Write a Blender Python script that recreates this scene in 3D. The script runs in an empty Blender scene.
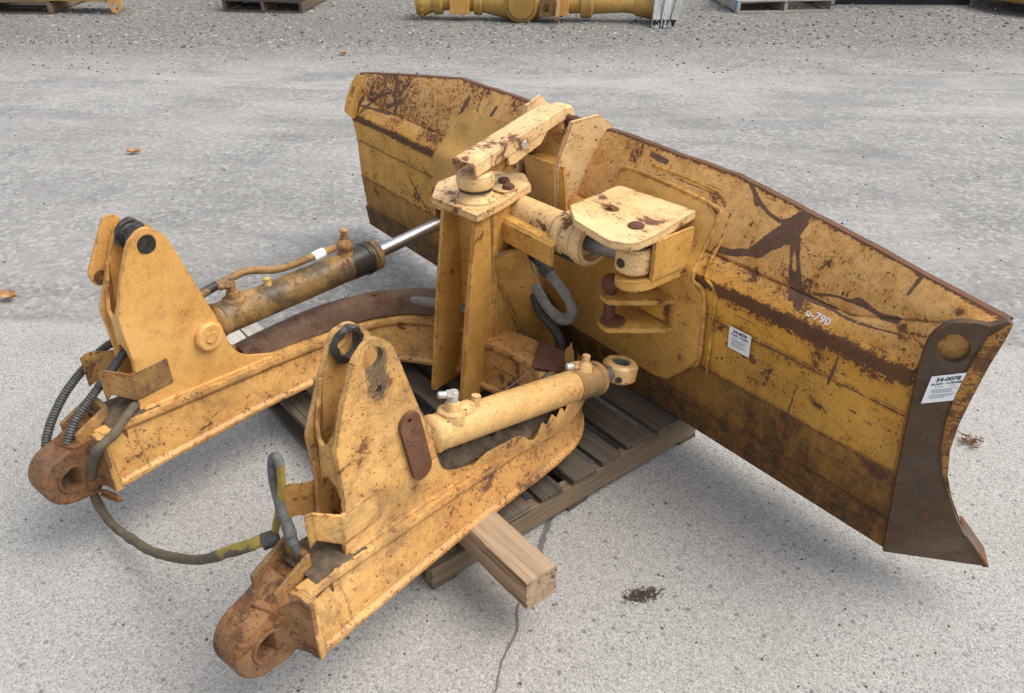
import bpy, bmesh, math, random
from mathutils import Vector, Matrix, noise
random.seed(11)
R = math.radians
scene = bpy.context.scene
COL = scene.collection

# ------------------------------------------------------------------ frames
# world: Z up, the camera stands over the origin. The blade lies along X.
MB = Matrix.Translation((-2.2134, 1.9902, 0))                      # blade frame (x along the blade, y towards its front)
DE = R(12.5)                                                       # the push frame is yawed against the blade
MF = Matrix.Rotation(DE, 4, 'Z') @ Matrix.Translation((-1.775, 0, 0))
MI = Matrix.Identity(4)

# ------------------------------------------------------------------ node helpers
def N(nt, t, x=0, y=0, **kw):
    n = nt.nodes.new(t); n.location = (x, y)
    for k, v in kw.items(): setattr(n, k, v)
    return n
def L(nt, a, b): nt.links.new(a, b)
def val(nt, sock, v):
    if hasattr(v, 'is_output'): L(nt, v, sock)
    else: sock.default_value = v
def mathn(nt, op, a, b=None, c=None, clamp=False):
    n = N(nt, 'ShaderNodeMath', operation=op, use_clamp=clamp)
    val(nt, n.inputs[0], a)
    if b is not None: val(nt, n.inputs[1], b)
    if c is not None: val(nt, n.inputs[2], c)
    return n.outputs[0]
def mix(nt, f, a, b, mode='MIX'):
    n = N(nt, 'ShaderNodeMix', data_type='RGBA', blend_type=mode)
    val(nt, n.inputs[0], f)
    for s, v in ((n.inputs[6], a), (n.inputs[7], b)):
        if hasattr(v, 'is_output'): L(nt, v, s)
        else: s.default_value = (*v, 1) if len(v) == 3 else v
    return n.outputs[2]
def ramp(nt, f, stops, interp='LINEAR'):
    n = N(nt, 'ShaderNodeValToRGB'); n.color_ramp.interpolation = interp
    e = n.color_ramp.elements
    while len(e) < len(stops): e.new(0.5)
    for i, (p, c) in enumerate(stops):
        e[i].position = p
        e[i].color = (c, c, c, 1) if not hasattr(c, '__len__') else (*c, 1)
    L(nt, f, n.inputs[0]); return n.outputs[0]
def step(nt, f, a, b):
    n = N(nt, 'ShaderNodeMapRange', interpolation_type='SMOOTHSTEP')
    val(nt, n.inputs[0], f); n.inputs[1].default_value = a; n.inputs[2].default_value = b
    return n.outputs[0]
def noise_n(nt, vec, scale, detail=4, rough=.55, dist=0.0):
    n = N(nt, 'ShaderNodeTexNoise'); L(nt, vec, n.inputs['Vector'])
    n.inputs['Scale'].default_value = scale; n.inputs['Detail'].default_value = detail
    n.inputs['Roughness'].default_value = rough; n.inputs['Distortion'].default_value = dist
    return n.outputs['Fac']
def mapped(nt, vec, scale=(1, 1, 1), rot=(0, 0, 0), loc=(0, 0, 0)):
    n = N(nt, 'ShaderNodeMapping'); L(nt, vec, n.inputs[0])
    n.inputs['Scale'].default_value = scale; n.inputs['Rotation'].default_value = rot; n.inputs['Location'].default_value = loc
    return n.outputs[0]
def bump(nt, h, strength, dist, normal=None):
    n = N(nt, 'ShaderNodeBump'); L(nt, h, n.inputs['Height'])
    n.inputs['Strength'].default_value = strength; n.inputs['Distance'].default_value = dist
    if normal is not None: L(nt, normal, n.inputs['Normal'])
    return n.outputs[0]
def newmat(name):
    m = bpy.data.materials.new(name); m.use_nodes = True
    nt = m.node_tree; b = nt.nodes['Principled BSDF']
    return m, nt, b
def objco(nt): return N(nt, 'ShaderNodeTexCoord').outputs['Object']
def seeded(nt):
    """object coordinates shifted by a per-object random amount"""
    o = objco(nt); inf = N(nt, 'ShaderNodeObjectInfo')
    v = N(nt, 'ShaderNodeVectorMath', operation='SCALE'); v.inputs[0].default_value = (13.1, 7.7, 9.3); L(nt, inf.outputs['Random'], v.inputs['Scale'])
    a = N(nt, 'ShaderNodeVectorMath', operation='ADD'); L(nt, o, a.inputs[0]); L(nt, v.outputs[0], a.inputs[1])
    return a.outputs[0]

RUST_D = (.062, .036, .031); RUST_M = (.115, .048, .024); RUST_O = (.26, .095, .028)
def paint(name, base, base2, patch=.60, speck=.63, edge=.6, scr=.66, rough=.5, dirt=0.0, dirtcol=(.12, .085, .055), rustmix=.5, bumpd=.004, streak=.0, bleach=.055, smear=None):
    """worn enamel over rusty steel; higher patch/speck/scr thresholds = less wear"""
    m, nt, b = newmat(name)
    v = objco(nt)
    big = noise_n(nt, v, 2.3, 4, .6, .3)
    col = mix(nt, step(nt, big, .35, .68), base, base2)
    mott = noise_n(nt, v, 34, 5, .75)
    col = mix(nt, mathn(nt, 'MULTIPLY', step(nt, mott, .42, .72), .5), col, tuple(c * .58 for c in base))
    grain = noise_n(nt, v, 190, 2, .6)
    col = mix(nt, mathn(nt, 'MULTIPLY', step(nt, grain, .46, .70), .30), col, (base[0] * .42, base[1] * .36, base[2] * .36))
    col = mix(nt, mathn(nt, 'MULTIPLY', mathn(nt, 'SUBTRACT', 1, step(nt, grain, .30, .47)), .35), col, tuple(min(.9, c * 1.30 + .02) for c in base))
    ble = noise_n(nt, mapped(nt, v, (1, 1, 1), (0, 0, 0), (4, 7, 2)), 3.6, 6, .62, .6)
    col = mix(nt, mathn(nt, 'MULTIPLY', step(nt, ble, .47, .70), .55), col, tuple(min(.9, c * 1.15 + bleach) for c in base))
    fd = N(nt, 'ShaderNodeAttribute', attribute_name='fade').outputs['Fac']
    col = mix(nt, mathn(nt, 'MULTIPLY', fd, .55), col, mix(nt, step(nt, mott, .40, .66), (.68, .405, .185), (.48, .265, .125)))
    p = noise_n(nt, v, 8.0, 8, .70, .35)
    col = mix(nt, mathn(nt, 'MULTIPLY', step(nt, p, patch - .14, patch + .03), .55), col, (base[0] * .64, base[1] * .53, base[2] * .46))
    m1 = step(nt, p, patch, patch + .045)
    pb = mathn(nt, 'MULTIPLY', mathn(nt, 'SUBTRACT', p, .5), .32)
    s = noise_n(nt, v, 70, 4, .62, .2)
    m2 = step(nt, mathn(nt, 'ADD', s, pb), speck, speck + .035)
    k1 = noise_n(nt, mapped(nt, v, (6, 48, 95), (.5, .9, .35)), 1.0, 4, .6, .25)
    m3 = mathn(nt, 'MULTIPLY', step(nt, mathn(nt, 'ADD', k1, pb), scr, scr + .03), .8)
    if streak > 0:
        k2 = noise_n(nt, mapped(nt, v, (190, 60, 62), (0, .62, 0)), 1.0, 3, .6, .1)
        m3 = mathn(nt, 'MAXIMUM', m3, step(nt, mathn(nt, 'ADD', k2, mathn(nt, 'MULTIPLY', pb, 1.2)), streak, streak + .05))
    # worn edges
    bv = N(nt, 'ShaderNodeBevel', samples=2); bv.inputs['Radius'].default_value = .011
    ge = N(nt, 'ShaderNodeNewGeometry')
    dt = N(nt, 'ShaderNodeVectorMath', operation='DOT_PRODUCT'); L(nt, bv.outputs[0], dt.inputs[0]); L(nt, ge.outputs['Normal'], dt.inputs[1])
    ew = step(nt, mathn(nt, 'SUBTRACT', 1, dt.outputs['Value']), .01, .10)
    m4 = mathn(nt, 'MULTIPLY', ew, step(nt, mathn(nt, 'ADD', mott, pb), edge - .04, edge + .06))
    at = N(nt, 'ShaderNodeAttribute', attribute_name='rust').outputs['Fac']
    rag = mathn(nt, 'ADD', mathn(nt, 'MULTIPLY', mathn(nt, 'SUBTRACT', mott, .5), 1.0), mathn(nt, 'MULTIPLY', mathn(nt, 'SUBTRACT', s, .5), .8))
    an = mathn(nt, 'ADD', at, mathn(nt, 'ADD', rag, mathn(nt, 'MULTIPLY', mathn(nt, 'SUBTRACT', noise_n(nt, v, 115, 3, .6), .5), 1.0)))
    m5 = step(nt, an, .44, .62)
    mask = mathn(nt, 'MAXIMUM', mathn(nt, 'MAXIMUM', m1, m2), mathn(nt, 'MAXIMUM', mathn(nt, 'MAXIMUM', m3, m4), m5))
    sta = N(nt, 'ShaderNodeAttribute', attribute_name='stain').outputs['Fac']
    sm_ = step(nt, mathn(nt, 'ADD', sta, mathn(nt, 'ADD', mathn(nt, 'MULTIPLY', mathn(nt, 'SUBTRACT', grain, .5), .5), mathn(nt, 'MULTIPLY', mathn(nt, 'SUBTRACT', mott, .5), .5))), .42, .62)
    mask = mathn(nt, 'MAXIMUM', mask, sm_)
    rc = mix(nt, step(nt, mott, .36, .62), RUST_D, mix(nt, rustmix, RUST_M, RUST_O))
    rc = mix(nt, mathn(nt, 'MULTIPLY', step(nt, grain, .45, .65), .5), rc, tuple(c * .5 for c in RUST_M))
    col = mix(nt, mathn(nt, 'MULTIPLY', step(nt, an, .10, .45), .32), col, (base[0] * .62, base[1] * .44, base[2] * .42))
    gr = N(nt, 'ShaderNodeAttribute', attribute_name='grime').outputs['Fac']
    gn = mathn(nt, 'MULTIPLY', gr, mathn(nt, 'ADD', .35, mathn(nt, 'MULTIPLY', noise_n(nt, mapped(nt, v, (18, 18, 4)), 1, 6, .75), 1.25)), clamp=True)
    col = mix(nt, mathn(nt, 'MINIMUM', gn, .95), col, mix(nt, step(nt, mott, .40, .66), (.040, .024, .014), (.17, .075, .022)))
    rc = mix(nt, mathn(nt, 'MULTIPLY', sm_, .8), rc, mix(nt, step(nt, mott, .38, .62), (.070, .040, .037), (.125, .070, .052)))
    col = mix(nt, mathn(nt, 'MULTIPLY', mask, .93), col, rc)
    if dirt > 0:
        dn = step(nt, noise_n(nt, v, 6, 7, .72, .3), .62 - .3 * dirt, .85 - .3 * dirt)
        col = mix(nt, mathn(nt, 'MULTIPLY', dn, min(1, dirt * 1.1)), col, mix(nt, step(nt, grain, .4, .65), dirtcol, tuple(c * .6 for c in dirtcol)))
    if smear:
        sp = N(nt, 'ShaderNodeSeparateXYZ'); L(nt, v, sp.inputs[0])
        (cy_, cz_, ry_, rz_) = smear
        dy = mathn(nt, 'POWER', mathn(nt, 'ABSOLUTE', mathn(nt, 'DIVIDE', mathn(nt, 'SUBTRACT', sp.outputs[1], cy_), ry_)), 2.4)
        dz = mathn(nt, 'POWER', mathn(nt, 'ABSOLUTE', mathn(nt, 'DIVIDE', mathn(nt, 'SUBTRACT', sp.outputs[2], cz_), rz_)), 2.4)
        sd = mathn(nt, 'ADD', mathn(nt, 'SUBTRACT', 1, mathn(nt, 'ADD', dy, dz)), mathn(nt, 'MULTIPLY', mathn(nt, 'SUBTRACT', mott, .5), 2.0))
        sd = mathn(nt, 'ADD', sd, mathn(nt, 'MULTIPLY', mathn(nt, 'SUBTRACT', grain, .5), .8))
        col = mix(nt, mathn(nt, 'MULTIPLY', step(nt, sd, .15, .75), .9), col, mix(nt, step(nt, grain, .42, .62), (.060, .045, .033), (.15, .11, .075)))
    L(nt, col, b.inputs['Base Color'])
    ro = N(nt, 'ShaderNodeMapRange'); L(nt, mathn(nt, 'MAXIMUM', mask, gr), ro.inputs[0]); ro.inputs[3].default_value = rough; ro.inputs[4].default_value = .82
    L(nt, mathn(nt, 'ADD', ro.outputs[0], mathn(nt, 'MULTIPLY', mathn(nt, 'SUBTRACT', mott, .5), .35)), b.inputs['Roughness'])
    h = mathn(nt, 'ADD', mathn(nt, 'MULTIPLY', mask, -.30), mathn(nt, 'ADD', mathn(nt, 'MULTIPLY', mott, .45), mathn(nt, 'ADD', mathn(nt, 'MULTIPLY', big, .9), mathn(nt, 'MULTIPLY', grain, .10))))
    L(nt, bump(nt, h, .6, bumpd), b.inputs['Normal']); b.inputs['Specular IOR Level'].default_value = .32
    return m
M = {}
M['tower'] = paint('arm_enamel', (.69, .385, .115), (.58, .300, .082), .66, .705, .54, .69, .36, .22, (.40, .25, .12))
M['arm'] = paint('arm_enamel_worn', (.67, .385, .125), (.52, .275, .080), .59, .64, .45, .63, .40, .60, (.23, .14, .072), bleach=.03)
M['tower_worn'] = paint('arm_enamel_greasy', (.67, .385, .125), (.52, .275, .080), .59, .64, .45, .625, .40, .55, (.23, .14, .072), bleach=.03, smear=(1.038, .915, .046, .098))
M['mast'] = paint('mast_enamel', (.64, .36, .092), (.50, .26, .060), .63, .655, .45, .66, .45, .15, (.16, .10, .05), streak=.69, bleach=.03)
M['cream'] = paint('lit_tone_enamel', (.80, .55, .27), (.68, .43, .18), .575, .62, .38, .64, .45, streak=.68)  # bright light on the upper plates is put into this paler enamel
M['blade'] = paint('blade_enamel', (.68, .365, .062), (.55, .270, .040), .60, .63, .46, .67, .52, rustmix=.12, streak=.63, bleach=.012)
M['lip'] = paint('blade_lip', (.52, .27, .055), (.30, .13, .035), .50, .56, .40, .52, .5, .3, (.10, .065, .04), .5)
M['cyl'] = paint('cylinder_enamel', (.66, .42, .17), (.54, .31, .105), .62, .655, .50, .64, .36, .32, (.10, .075, .05))
M['dirty'] = paint('dirty_enamel', (.44, .245, .075), (.26, .155, .065), .58, .62, .43, .62, .5, .75, (.15, .105, .06))
M['oily'] = paint('oily_enamel', (.34, .205, .065), (.19, .125, .050), .58, .62, .45, .62, .38, .85, (.075, .056, .034))
M['rusty'] = paint('rusted_casting', (.34, .175, .065), (.15, .085, .048), .53, .57, .44, .60, .65, .50, (.085, .062, .045), .75, .012)
M['plate_rust'] = paint('rusted_plate', (.105, .066, .036), (.055, .038, .025), .57, .62, .52, .62, .55, .30, (.085, .065, .048), .9, .007)
M['guard'] = paint('dusty_guard', (.165, .098, .060), (.10, .070, .050), .56, .63, .5, .63, .7, .4, (.20, .165, .115), .35, .006)
M['rust'] = paint('bare_rust', (.16, .070, .038), (.085, .042, .030), .56, .60, .9, .60, .8, .3, (.07, .05, .035), rustmix=.5, bumpd=.009)
M['gold'] = paint('golden_paint', (.46, .28, .07), (.35, .20, .045), .66, .69, .6, .70, .35, .2, (.12, .09, .05))

def plain(name, col, rough, metal=0, var=.25, scale=20, b_=.3, d=.003, col2=None):
    m, nt, b = newmat(name); v = seeded(nt)
    n1 = noise_n(nt, v, scale, 7, .65, .2)
    c = mix(nt, step(nt, n1, .3, .72), col, col2 or tuple(x * (1 - var) for x in col))
    L(nt, c, b.inputs['Base Color']); b.inputs['Metallic'].default_value = metal
    L(nt, mathn(nt, 'ADD', rough, mathn(nt, 'MULTIPLY', mathn(nt, 'SUBTRACT', n1, .5), .3)), b.inputs['Roughness'])
    L(nt, bump(nt, n1, b_, d), b.inputs['Normal'])
    return m
M['gland'] = plain('oily_black_steel', (.045, .038, .030), .4, .2, .5, 30, .4, .003)
M['chrome'] = plain('chromed_steel', (.55, .56, .58), .40, 1, .12, 30, .05, .001)
M['steel'] = plain('dull_steel', (.26, .25, .24), .5, .6, .35, 40)
M['rubber'] = plain('black_rubber', (.030, .030, .031), .6, 0, .4, 60, .4, .002, (.075, .07, .062))
M['sleeve'] = plain('grey_hose_sleeve', (.26, .25, .235), .85, 0, .4, 45, .8, .004, (.16, .15, .135))
M['greyhose'] = plain('grey_rubber_hose', (.13, .13, .125), .7, 0, .4, 45, .6, .003, (.07, .07, .066))
M['muddyhose'] = plain('muddy_hose', (.135, .105, .060), .85, 0, .5, 22, .7, .004, (.075, .062, .045))
M['yellowhose'] = plain('yellow_hose', (.34, .25, .035), .7, 0, .5, 25, .5, .003, (.19, .14, .04))
M['spring'] = plain('hose_spring_guard', (.10, .098, .088), .6, .3, .4, 50)
M['grease'] = plain('black_grease', (.014, .013, .012), .35, 0, .5, 55, .9, .006, (.05, .045, .038))
M['soil'] = plain('caked_soil', (.15, .105, .065), .95, 0, .55, 38, 1, .015, (.07, .05, .034))
M['zinc'] = plain('zinc_fitting', (.60, .58, .52), .4, .5, .3, 50)
M['paper'] = plain('white_paper', (.78, .80, .82), .6, 0, .05, 8, .05, .001)
M['ink'] = plain('black_ink', (.045, .05, .06), .7, 0, .2)
M['inkgrey'] = plain('faint_ink', (.36, .38, .40), .7, 0, .15)
M['chalk'] = plain('white_marker', (.72, .70, .70), .8, 0, .2)
M['blue'] = plain('blue_paint', (.10, .27, .55), .6, 0, .3)
M['dark'] = plain('near_black', (.020, .020, .022), .7, .2, .4)

def wood(name, ax, c1, c2, c3, knots=True):
    m, nt, b = newmat(name); v = seeded(nt)
    s = [38, 38, 38]; s[ax] = 1.6
    g = noise_n(nt, mapped(nt, v, tuple(s)), 1, 7, .62, .9)
    s2 = [150, 150, 150]; s2[ax] = 3
    f = noise_n(nt, mapped(nt, v, tuple(s2)), 1, 3, .6)
    big = noise_n(nt, v, 4, 4, .6)
    c = mix(nt, step(nt, g, .30, .68), c1, c2)
    c = mix(nt, mathn(nt, 'MULTIPLY', step(nt, f, .5, .75), .55), c, c3)
    c = mix(nt, mathn(nt, 'MULTIPLY', step(nt, big, .45, .7), .45), c, tuple(x * .6 for x in c1))
    s3 = [60, 60, 60]; s3[ax] = 1.0
    cr = step(nt, noise_n(nt, mapped(nt, v, tuple(s3)), 1, 2, .5), .63, .67)
    c = mix(nt, mathn(nt, 'MULTIPLY', cr, .8), c, (.03, .022, .016))
    inf = N(nt, 'ShaderNodeObjectInfo')
    hs = N(nt, 'ShaderNodeHueSaturation'); L(nt, c, hs.inputs['Color'])
    L(nt, mathn(nt, 'ADD', .72, mathn(nt, 'MULTIPLY', inf.outputs['Random'], .5)), hs.inputs['Value'])
    L(nt, hs.outputs[0], b.inputs['Base Color']); b.inputs['Roughness'].default_value = .85
    L(nt, bump(nt, mathn(nt, 'SUBTRACT', mathn(nt, 'ADD', g, mathn(nt, 'MULTIPLY', f, .5)), cr), .6, .004), b.inputs['Normal'])
    return m
M['wood_x'] = wood('weathered_board', 0, (.135, .105, .075), (.080, .062, .046), (.045, .036, .028))
M['wood_y'] = wood('weathered_stringer', 1, (.185, .128, .078), (.105, .072, .046), (.055, .042, .030))
M['timber'] = wood('rough_timber', 0, (.47, .345, .22), (.27, .175, .10), (.17, .115, .075))
M['greyboard'] = wood('grey_board', 0, (.46, .42, .37), (.33, .30, .26), (.20, .18, .16))
M['greypost'] = wood('grey_post', 2, (.42, .42, .41), (.28, .28, .275), (.15, .15, .15))

# ------------------------------------------------------------------ mesh helpers
def obj(name, bm, mat, parent=None, MX=MI, bevel=0.0, sharp=38, kind=None, label=None):
    bmesh.ops.remove_doubles(bm, verts=bm.verts, dist=1e-5)
    bmesh.ops.recalc_face_normals(bm, faces=bm.faces)
    bm.normal_update()
    for f in bm.faces: f.smooth = True
    for e in bm.edges:
        if len(e.link_faces) != 2 or e.calc_face_angle(0) > R(sharp): e.smooth = False
    me = bpy.data.meshes.new(name); bm.to_mesh(me); bm.free()
    o = bpy.data.objects.new(name, me); COL.objects.link(o)
    if mat is not None: me.materials.append(M[mat] if isinstance(mat, str) else mat)
    o.matrix_world = MX
    if parent is not None:
        o.parent = parent; o.matrix_parent_inverse = WM[parent.name].inverted()
    WM[o.name] = MX.copy()
    if bevel:
        md = o.modifiers.new('bevel', 'BEVEL'); md.width = bevel; md.segments = 2; md.limit_method = 'ANGLE'; md.angle_limit = R(40); md.harden_normals = True
    if kind: o['kind'] = kind
    if label: o['label'] = label
    return o
WM = {}
def empty(name, loc, label, cat, group=None, rz=0):
    o = bpy.data.objects.new(name, None); COL.objects.link(o); o.empty_display_size = .2
    m = Matrix.Translation(loc) @ Matrix.Rotation(rz, 4, 'Z'); o.matrix_world = m; WM[o.name] = m
    tag(o, label, cat, group); return o
def tag(o, label, cat, group=None):
    o['label'] = label; o['category'] = cat
    if group: o['group'] = group
    return o
def B(): return bmesh.new()
XS = lambda a, b, c: Vector((c, a, b))      # polygon in (y,z), thickness along x
YS = lambda a, b, c: Vector((a, c, b))      # polygon in (x,z), thickness along y
ZS = lambda a, b, c: Vector((a, b, c))      # polygon in (x,y), thickness along z
def circle(cx, cy, r, n=24, ry=None):
    return [(cx + r * math.cos(2 * math.pi * i / n), cy + (ry or r) * math.sin(2 * math.pi * i / n)) for i in range(n)]
def rounded(pts, rr, n=5):
    """round polygon corners; rr one radius or a list per corner"""
    out = []; k = len(pts)
    for i in range(k):
        r = rr[i] if hasattr(rr, '__len__') else rr
        p = Vector(pts[i]); a = Vector(pts[i - 1]); c = Vector(pts[(i + 1) % k])
        if r <= 0: out.append(tuple(p)); continue
        u = (a - p); w = (c - p); lu = u.length; lw = w.length; u.normalize(); w.normalize()
        ang = u.angle(w); d = min(r / math.tan(ang / 2), lu * .49, lw * .49); r2 = d * math.tan(ang / 2)
        cen = p + (u + w).normalized() * (r2 / math.sin(ang / 2))
        s = p + u * d - cen; e = p + w * d - cen
        a0 = math.atan2(s.y, s.x); a1 = math.atan2(e.y, e.x); da = (a1 - a0 + math.pi) % (2 * math.pi) - math.pi
        for j in range(n + 1):
            t = a0 + da * j / n; out.append((cen.x + r2 * math.cos(t), cen.y + r2 * math.sin(t)))
    return out
def prism(bm, pts, lo, hi, S, holes=()):
    loops = [pts] + list(holes)
    lows = []; ups = []
    for lp in loops:
        lows.append([bm.verts.new(S(a, b, lo(a, b) if callable(lo) else lo)) for a, b in lp])
        ups.append([bm.verts.new(S(a, b, hi(a, b) if callable(hi) else hi)) for a, b in lp])
    if not holes:
        bm.faces.new(lows[0]); bm.faces.new(ups[0][::-1])
    else:
        for grp in (lows, ups):
            es = []
            for lp in grp:
                for i in range(len(lp)): es.append(bm.edges.new((lp[i - 1], lp[i])))
            r = bmesh.ops.triangle_fill(bm, use_beauty=True, use_dissolve=False, edges=es)
    for lo_, up_ in zip(lows, ups):
        for i in range(len(lo_)):
            bm.faces.new((lo_[i - 1], lo_[i], up_[i], up_[i - 1]))
def box(bm, x0, x1, y0, y1, z0, z1):
    prism(bm, [(x0, y0), (x1, y0), (x1, y1), (x0, y1)], z0, z1, ZS)
def basis(d):
    d = Vector(d).normalized(); a = Vector((0, 0, 1)) if abs(d.z) < .9 else Vector((1, 0, 0))
    u = d.cross(a).normalized(); return u, d.cross(u).normalized()
def lathe(bm, p0, p1, prof, n=28):
    """prof: (t along p0->p1 in metres, radius)"""
    p0 = Vector(p0); d = (Vector(p1) - p0).normalized(); u, w = basis(d); rings = []
    for t, r in prof:
        rings.append([bm.verts.new(p0 + d * t + (u * math.cos(2 * math.pi * i / n) + w * math.sin(2 * math.pi * i / n)) * r) for i in range(n)])
    for a, b in zip(rings, rings[1:]):
        for i in range(n): bm.faces.new((a[i - 1], a[i], b[i], b[i - 1]))
    bm.faces.new(rings[0]); bm.faces.new(rings[-1][::-1])
def cyl(bm, p0, p1, r, r1=None, n=28):
    lathe(bm, p0, p1, [(0, r), ((Vector(p1) - Vector(p0)).length, r1 if r1 is not None else r)], n)
def ring(bm, c, axis, h, ro, ri, n=32, round_=.0):
    """thick washer / eye with an open bore"""
    c = Vector(c); d = Vector(axis).normalized(); u, w = basis(d)
    prof = [(-h / 2, ri), (-h / 2, ro - round_), (-h / 2 + round_, ro), (h / 2 - round_, ro), (h / 2, ro - round_), (h / 2, ri)]
    rs = [[bm.verts.new(c + d * t + (u * math.cos(2 * math.pi * i / n) + w * math.sin(2 * math.pi * i / n)) * r) for i in range(n)] for t, r in prof]
    for a, b in zip(rs, rs[1:] + rs[:1]):
        for i in range(n): bm.faces.new((a[i - 1], a[i], b[i], b[i - 1]))
def smooth_path(pts, n=10):
    P = [Vector(p) for p in pts]; P = [2 * P[0] - P[1]] + P + [2 * P[-1] - P[-2]]; out = []
    for i in range(1, len(P) - 2):
        for j in range(n):
            t = j / n; a, b, c, d = P[i - 1], P[i], P[i + 1], P[i + 2]
            out.append(.5 * ((2 * b) + (c - a) * t + (2 * a - 5 * b + 4 * c - d) * t * t + (3 * b - a - 3 * c + d) * t ** 3))
    out.append(P[-2]); return out
def tube(bm, pts, r, n=14, wob=0.0, rib=None):
    P = pts; rings = []; prev = None; s = 0
    for i, p in enumerate(P):
        d = (P[min(i + 1, len(P) - 1)] - P[max(i - 1, 0)]).normalized()
        if prev is None: u, w = basis(d)
        else: u = (prev - d * prev.dot(d)).normalized(); w = d.cross(u)
        prev = u
        if i: s += (P[i] - P[i - 1]).length
        rr = r(i / (len(P) - 1)) if callable(r) else r
        if wob: rr *= 1 + wob * (noise.noise(p * 30) + .5 * noise.noise(p * 70))
        if rib: rr *= 1 + (rib if i % 2 else -rib)
        rings.append([bm.verts.new(p + (u * math.cos(2 * math.pi * k / n) + w * math.sin(2 * math.pi * k / n)) * rr) for k in range(n)])
    for a, b in zip(rings, rings[1:]):
        for k in range(n): bm.faces.new((a[k - 1], a[k], b[k], b[k - 1]))
    bm.faces.new(rings[0]); bm.faces.new(rings[-1][::-1])
def resample(P, step_):
    out = [P[0]]; acc = 0
    for a, b in zip(P, P[1:]):
        l = (b - a).length
        if l < 1e-9: continue
        t = step_ - acc
        while t <= l: out.append(a.lerp(b, t / l)); t += step_
        acc = l - (t - step_)
    return out
def ball(bm, c, r, seg=20, sc=(1, 1, 1)):
    bmesh.ops.create_uvsphere(bm, u_segments=seg, v_segments=seg // 2, radius=r, matrix=Matrix.Translation(c) @ Matrix.Diagonal((*sc, 1)))
def hexbolt(bm, c, axis, r, h):
    c = Vector(c); lathe(bm, c, c + Vector(axis), [(0, r), (h * .8, r), (h, r * .86)], 6)
def lerp_tab(tab, t):
    if t <= tab[0][0]: return tab[0][1]
    for (a, b), (c, d) in zip(tab, tab[1:]):
        if t <= c: return b + (d - b) * (t - a) / (c - a)
    return tab[-1][1]
def segdist(p, a, b):
    ax, ay = a; bx, by = b; dx, dy = bx - ax, by - ay; l = dx * dx + dy * dy
    t = 0 if l == 0 else max(0, min(1, ((p[0] - ax) * dx + (p[1] - ay) * dy) / l))
    return math.hypot(p[0] - ax - t * dx, p[1] - ay - t * dy), t

# ================================================================== THE BLADE ATTACHMENT
root = empty('dozer_blade_attachment', (-1.9, 1.3, 0),
             'big worn yellow dozer blade with rust stains and its two-armed push frame', 'dozer blade')

# ---- moldboard: rear box profile (z, y, half width), lips where plates overlap
REAR = [(.145, 0, 1.534), (.150, -.004, 1.534), (.262, -.020, 1.530), (.268, -.010, 1.529), (.440, -.036, 1.508), (.446, -.043, 1.507),
        (.452, -.036, 1.506), (.640, -.047, 1.499), (.648, -.054, 1.498), (.655, -.047, 1.497), (.745, -.064, 1.492), (.775, -.071, 1.489), (.794, -.070, 1.488), (.808, -.060, 1.488)]
ENDZ = [(.145, .003), (.16, .26), (.177, .287), (.287, .204), (.405, .156), (.494, .132), (.584, .125), (.673, .133), (.77, .151), (.875, .174), (.954, .196), (1.001, .205)]
def endpt(s, z, sgn=1, off=0):
    k = (z - .145) / .651
    x = 1.534 - .046 * k + s * .82; y = -.084 * k + s * .57
    if sgn < 0:
        t = max(0, min(1, (z - .3) / .5)); cx, cy = .82 + .14 * t, .57 - .37 * t
        if z > .80:
            x = lerp_tab([(.80, 1.488), (.90, 1.462), (1.0, 1.485)], z); y = lerp_tab([(.80, -.078), (.87, -.035), (1.0, .020)], z)
        else: x, y = 1.534 - .046 * k, -.084 * k
        return Vector((-(x + s * cx + off * cy), y + s * cy - off * cx, z - .040 * max(0, (z - .7) / .3)))
    return Vector((sgn * (x + off * .57), y - off * .82, z - (0.048 * max(0, (z - .7) / .3) if sgn < 0 else 0)))
def rear_y(z):
    return lerp_tab([(r[0], r[1]) for r in REAR] + [(.851, -.019), (1.084, .084)], z)
def dense(tab, n):
    out = []
    for a, b in zip(tab, tab[1:]):
        d = max(1, int(round(max(abs(b[0] - a[0]), abs(b[1] - a[1])) / n)))
        for i in range(d): out.append(tuple(a[j] + (b[j] - a[j]) * i / d for j in range(len(a))))
    out.append(tab[-1]); return out
def bulge(x, z):
    return .004 * noise.noise(Vector((x * 1.7, z * 2.3, 3))) + .0022 * noise.noise(Vector((x * 6, z * 6, 9)))
bm = B(); NX = 480
rows = []
us = [-1 + 2 * i / NX for i in range(NX + 1)]
for z, y, h in dense(REAR, .011):
    rows.append([Vector((u * h, y + bulge(u * h, z) * min(1, (z - .14) * 9), z)) for u in us])
def crease(x):
    a = abs(x); t = max(0, min(1, (a - 1.27) / .27))
    return Vector((x, -.019 + (-.012) * t, .851 + .105 * t - (.03 * t if x < 0 else 0)))
def top(x):
    a = abs(x)
    if a <= .744: y, z = .084, 1.084
    else:
        t = (a - .744) / (1.636 - .744); y = .084 - .086 * t; z = 1.084 - .084 * t - (.047 * t if x < 0 else 0)
    dent = .010 * noise.noise(Vector((x * 2.2, 1, 0))) + .006 * noise.noise(Vector((x * 9, 4, 0)))
    return Vector((x, y, z + dent * .6))
shelf0 = rows[-1]
cr_row = []
for u in us:
    cr_row.append(crease(u * (1.545 if u > 0 else 1.468)))
for k in range(1, 10):
    rows.append([a.lerp(b, k / 10) + Vector((0, 0, .004 * math.sin(k / 10 * math.pi))) for a, b in zip(shelf0, cr_row)])
rows.append([p + Vector((0, .004, -.004)) for p in cr_row])
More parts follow.
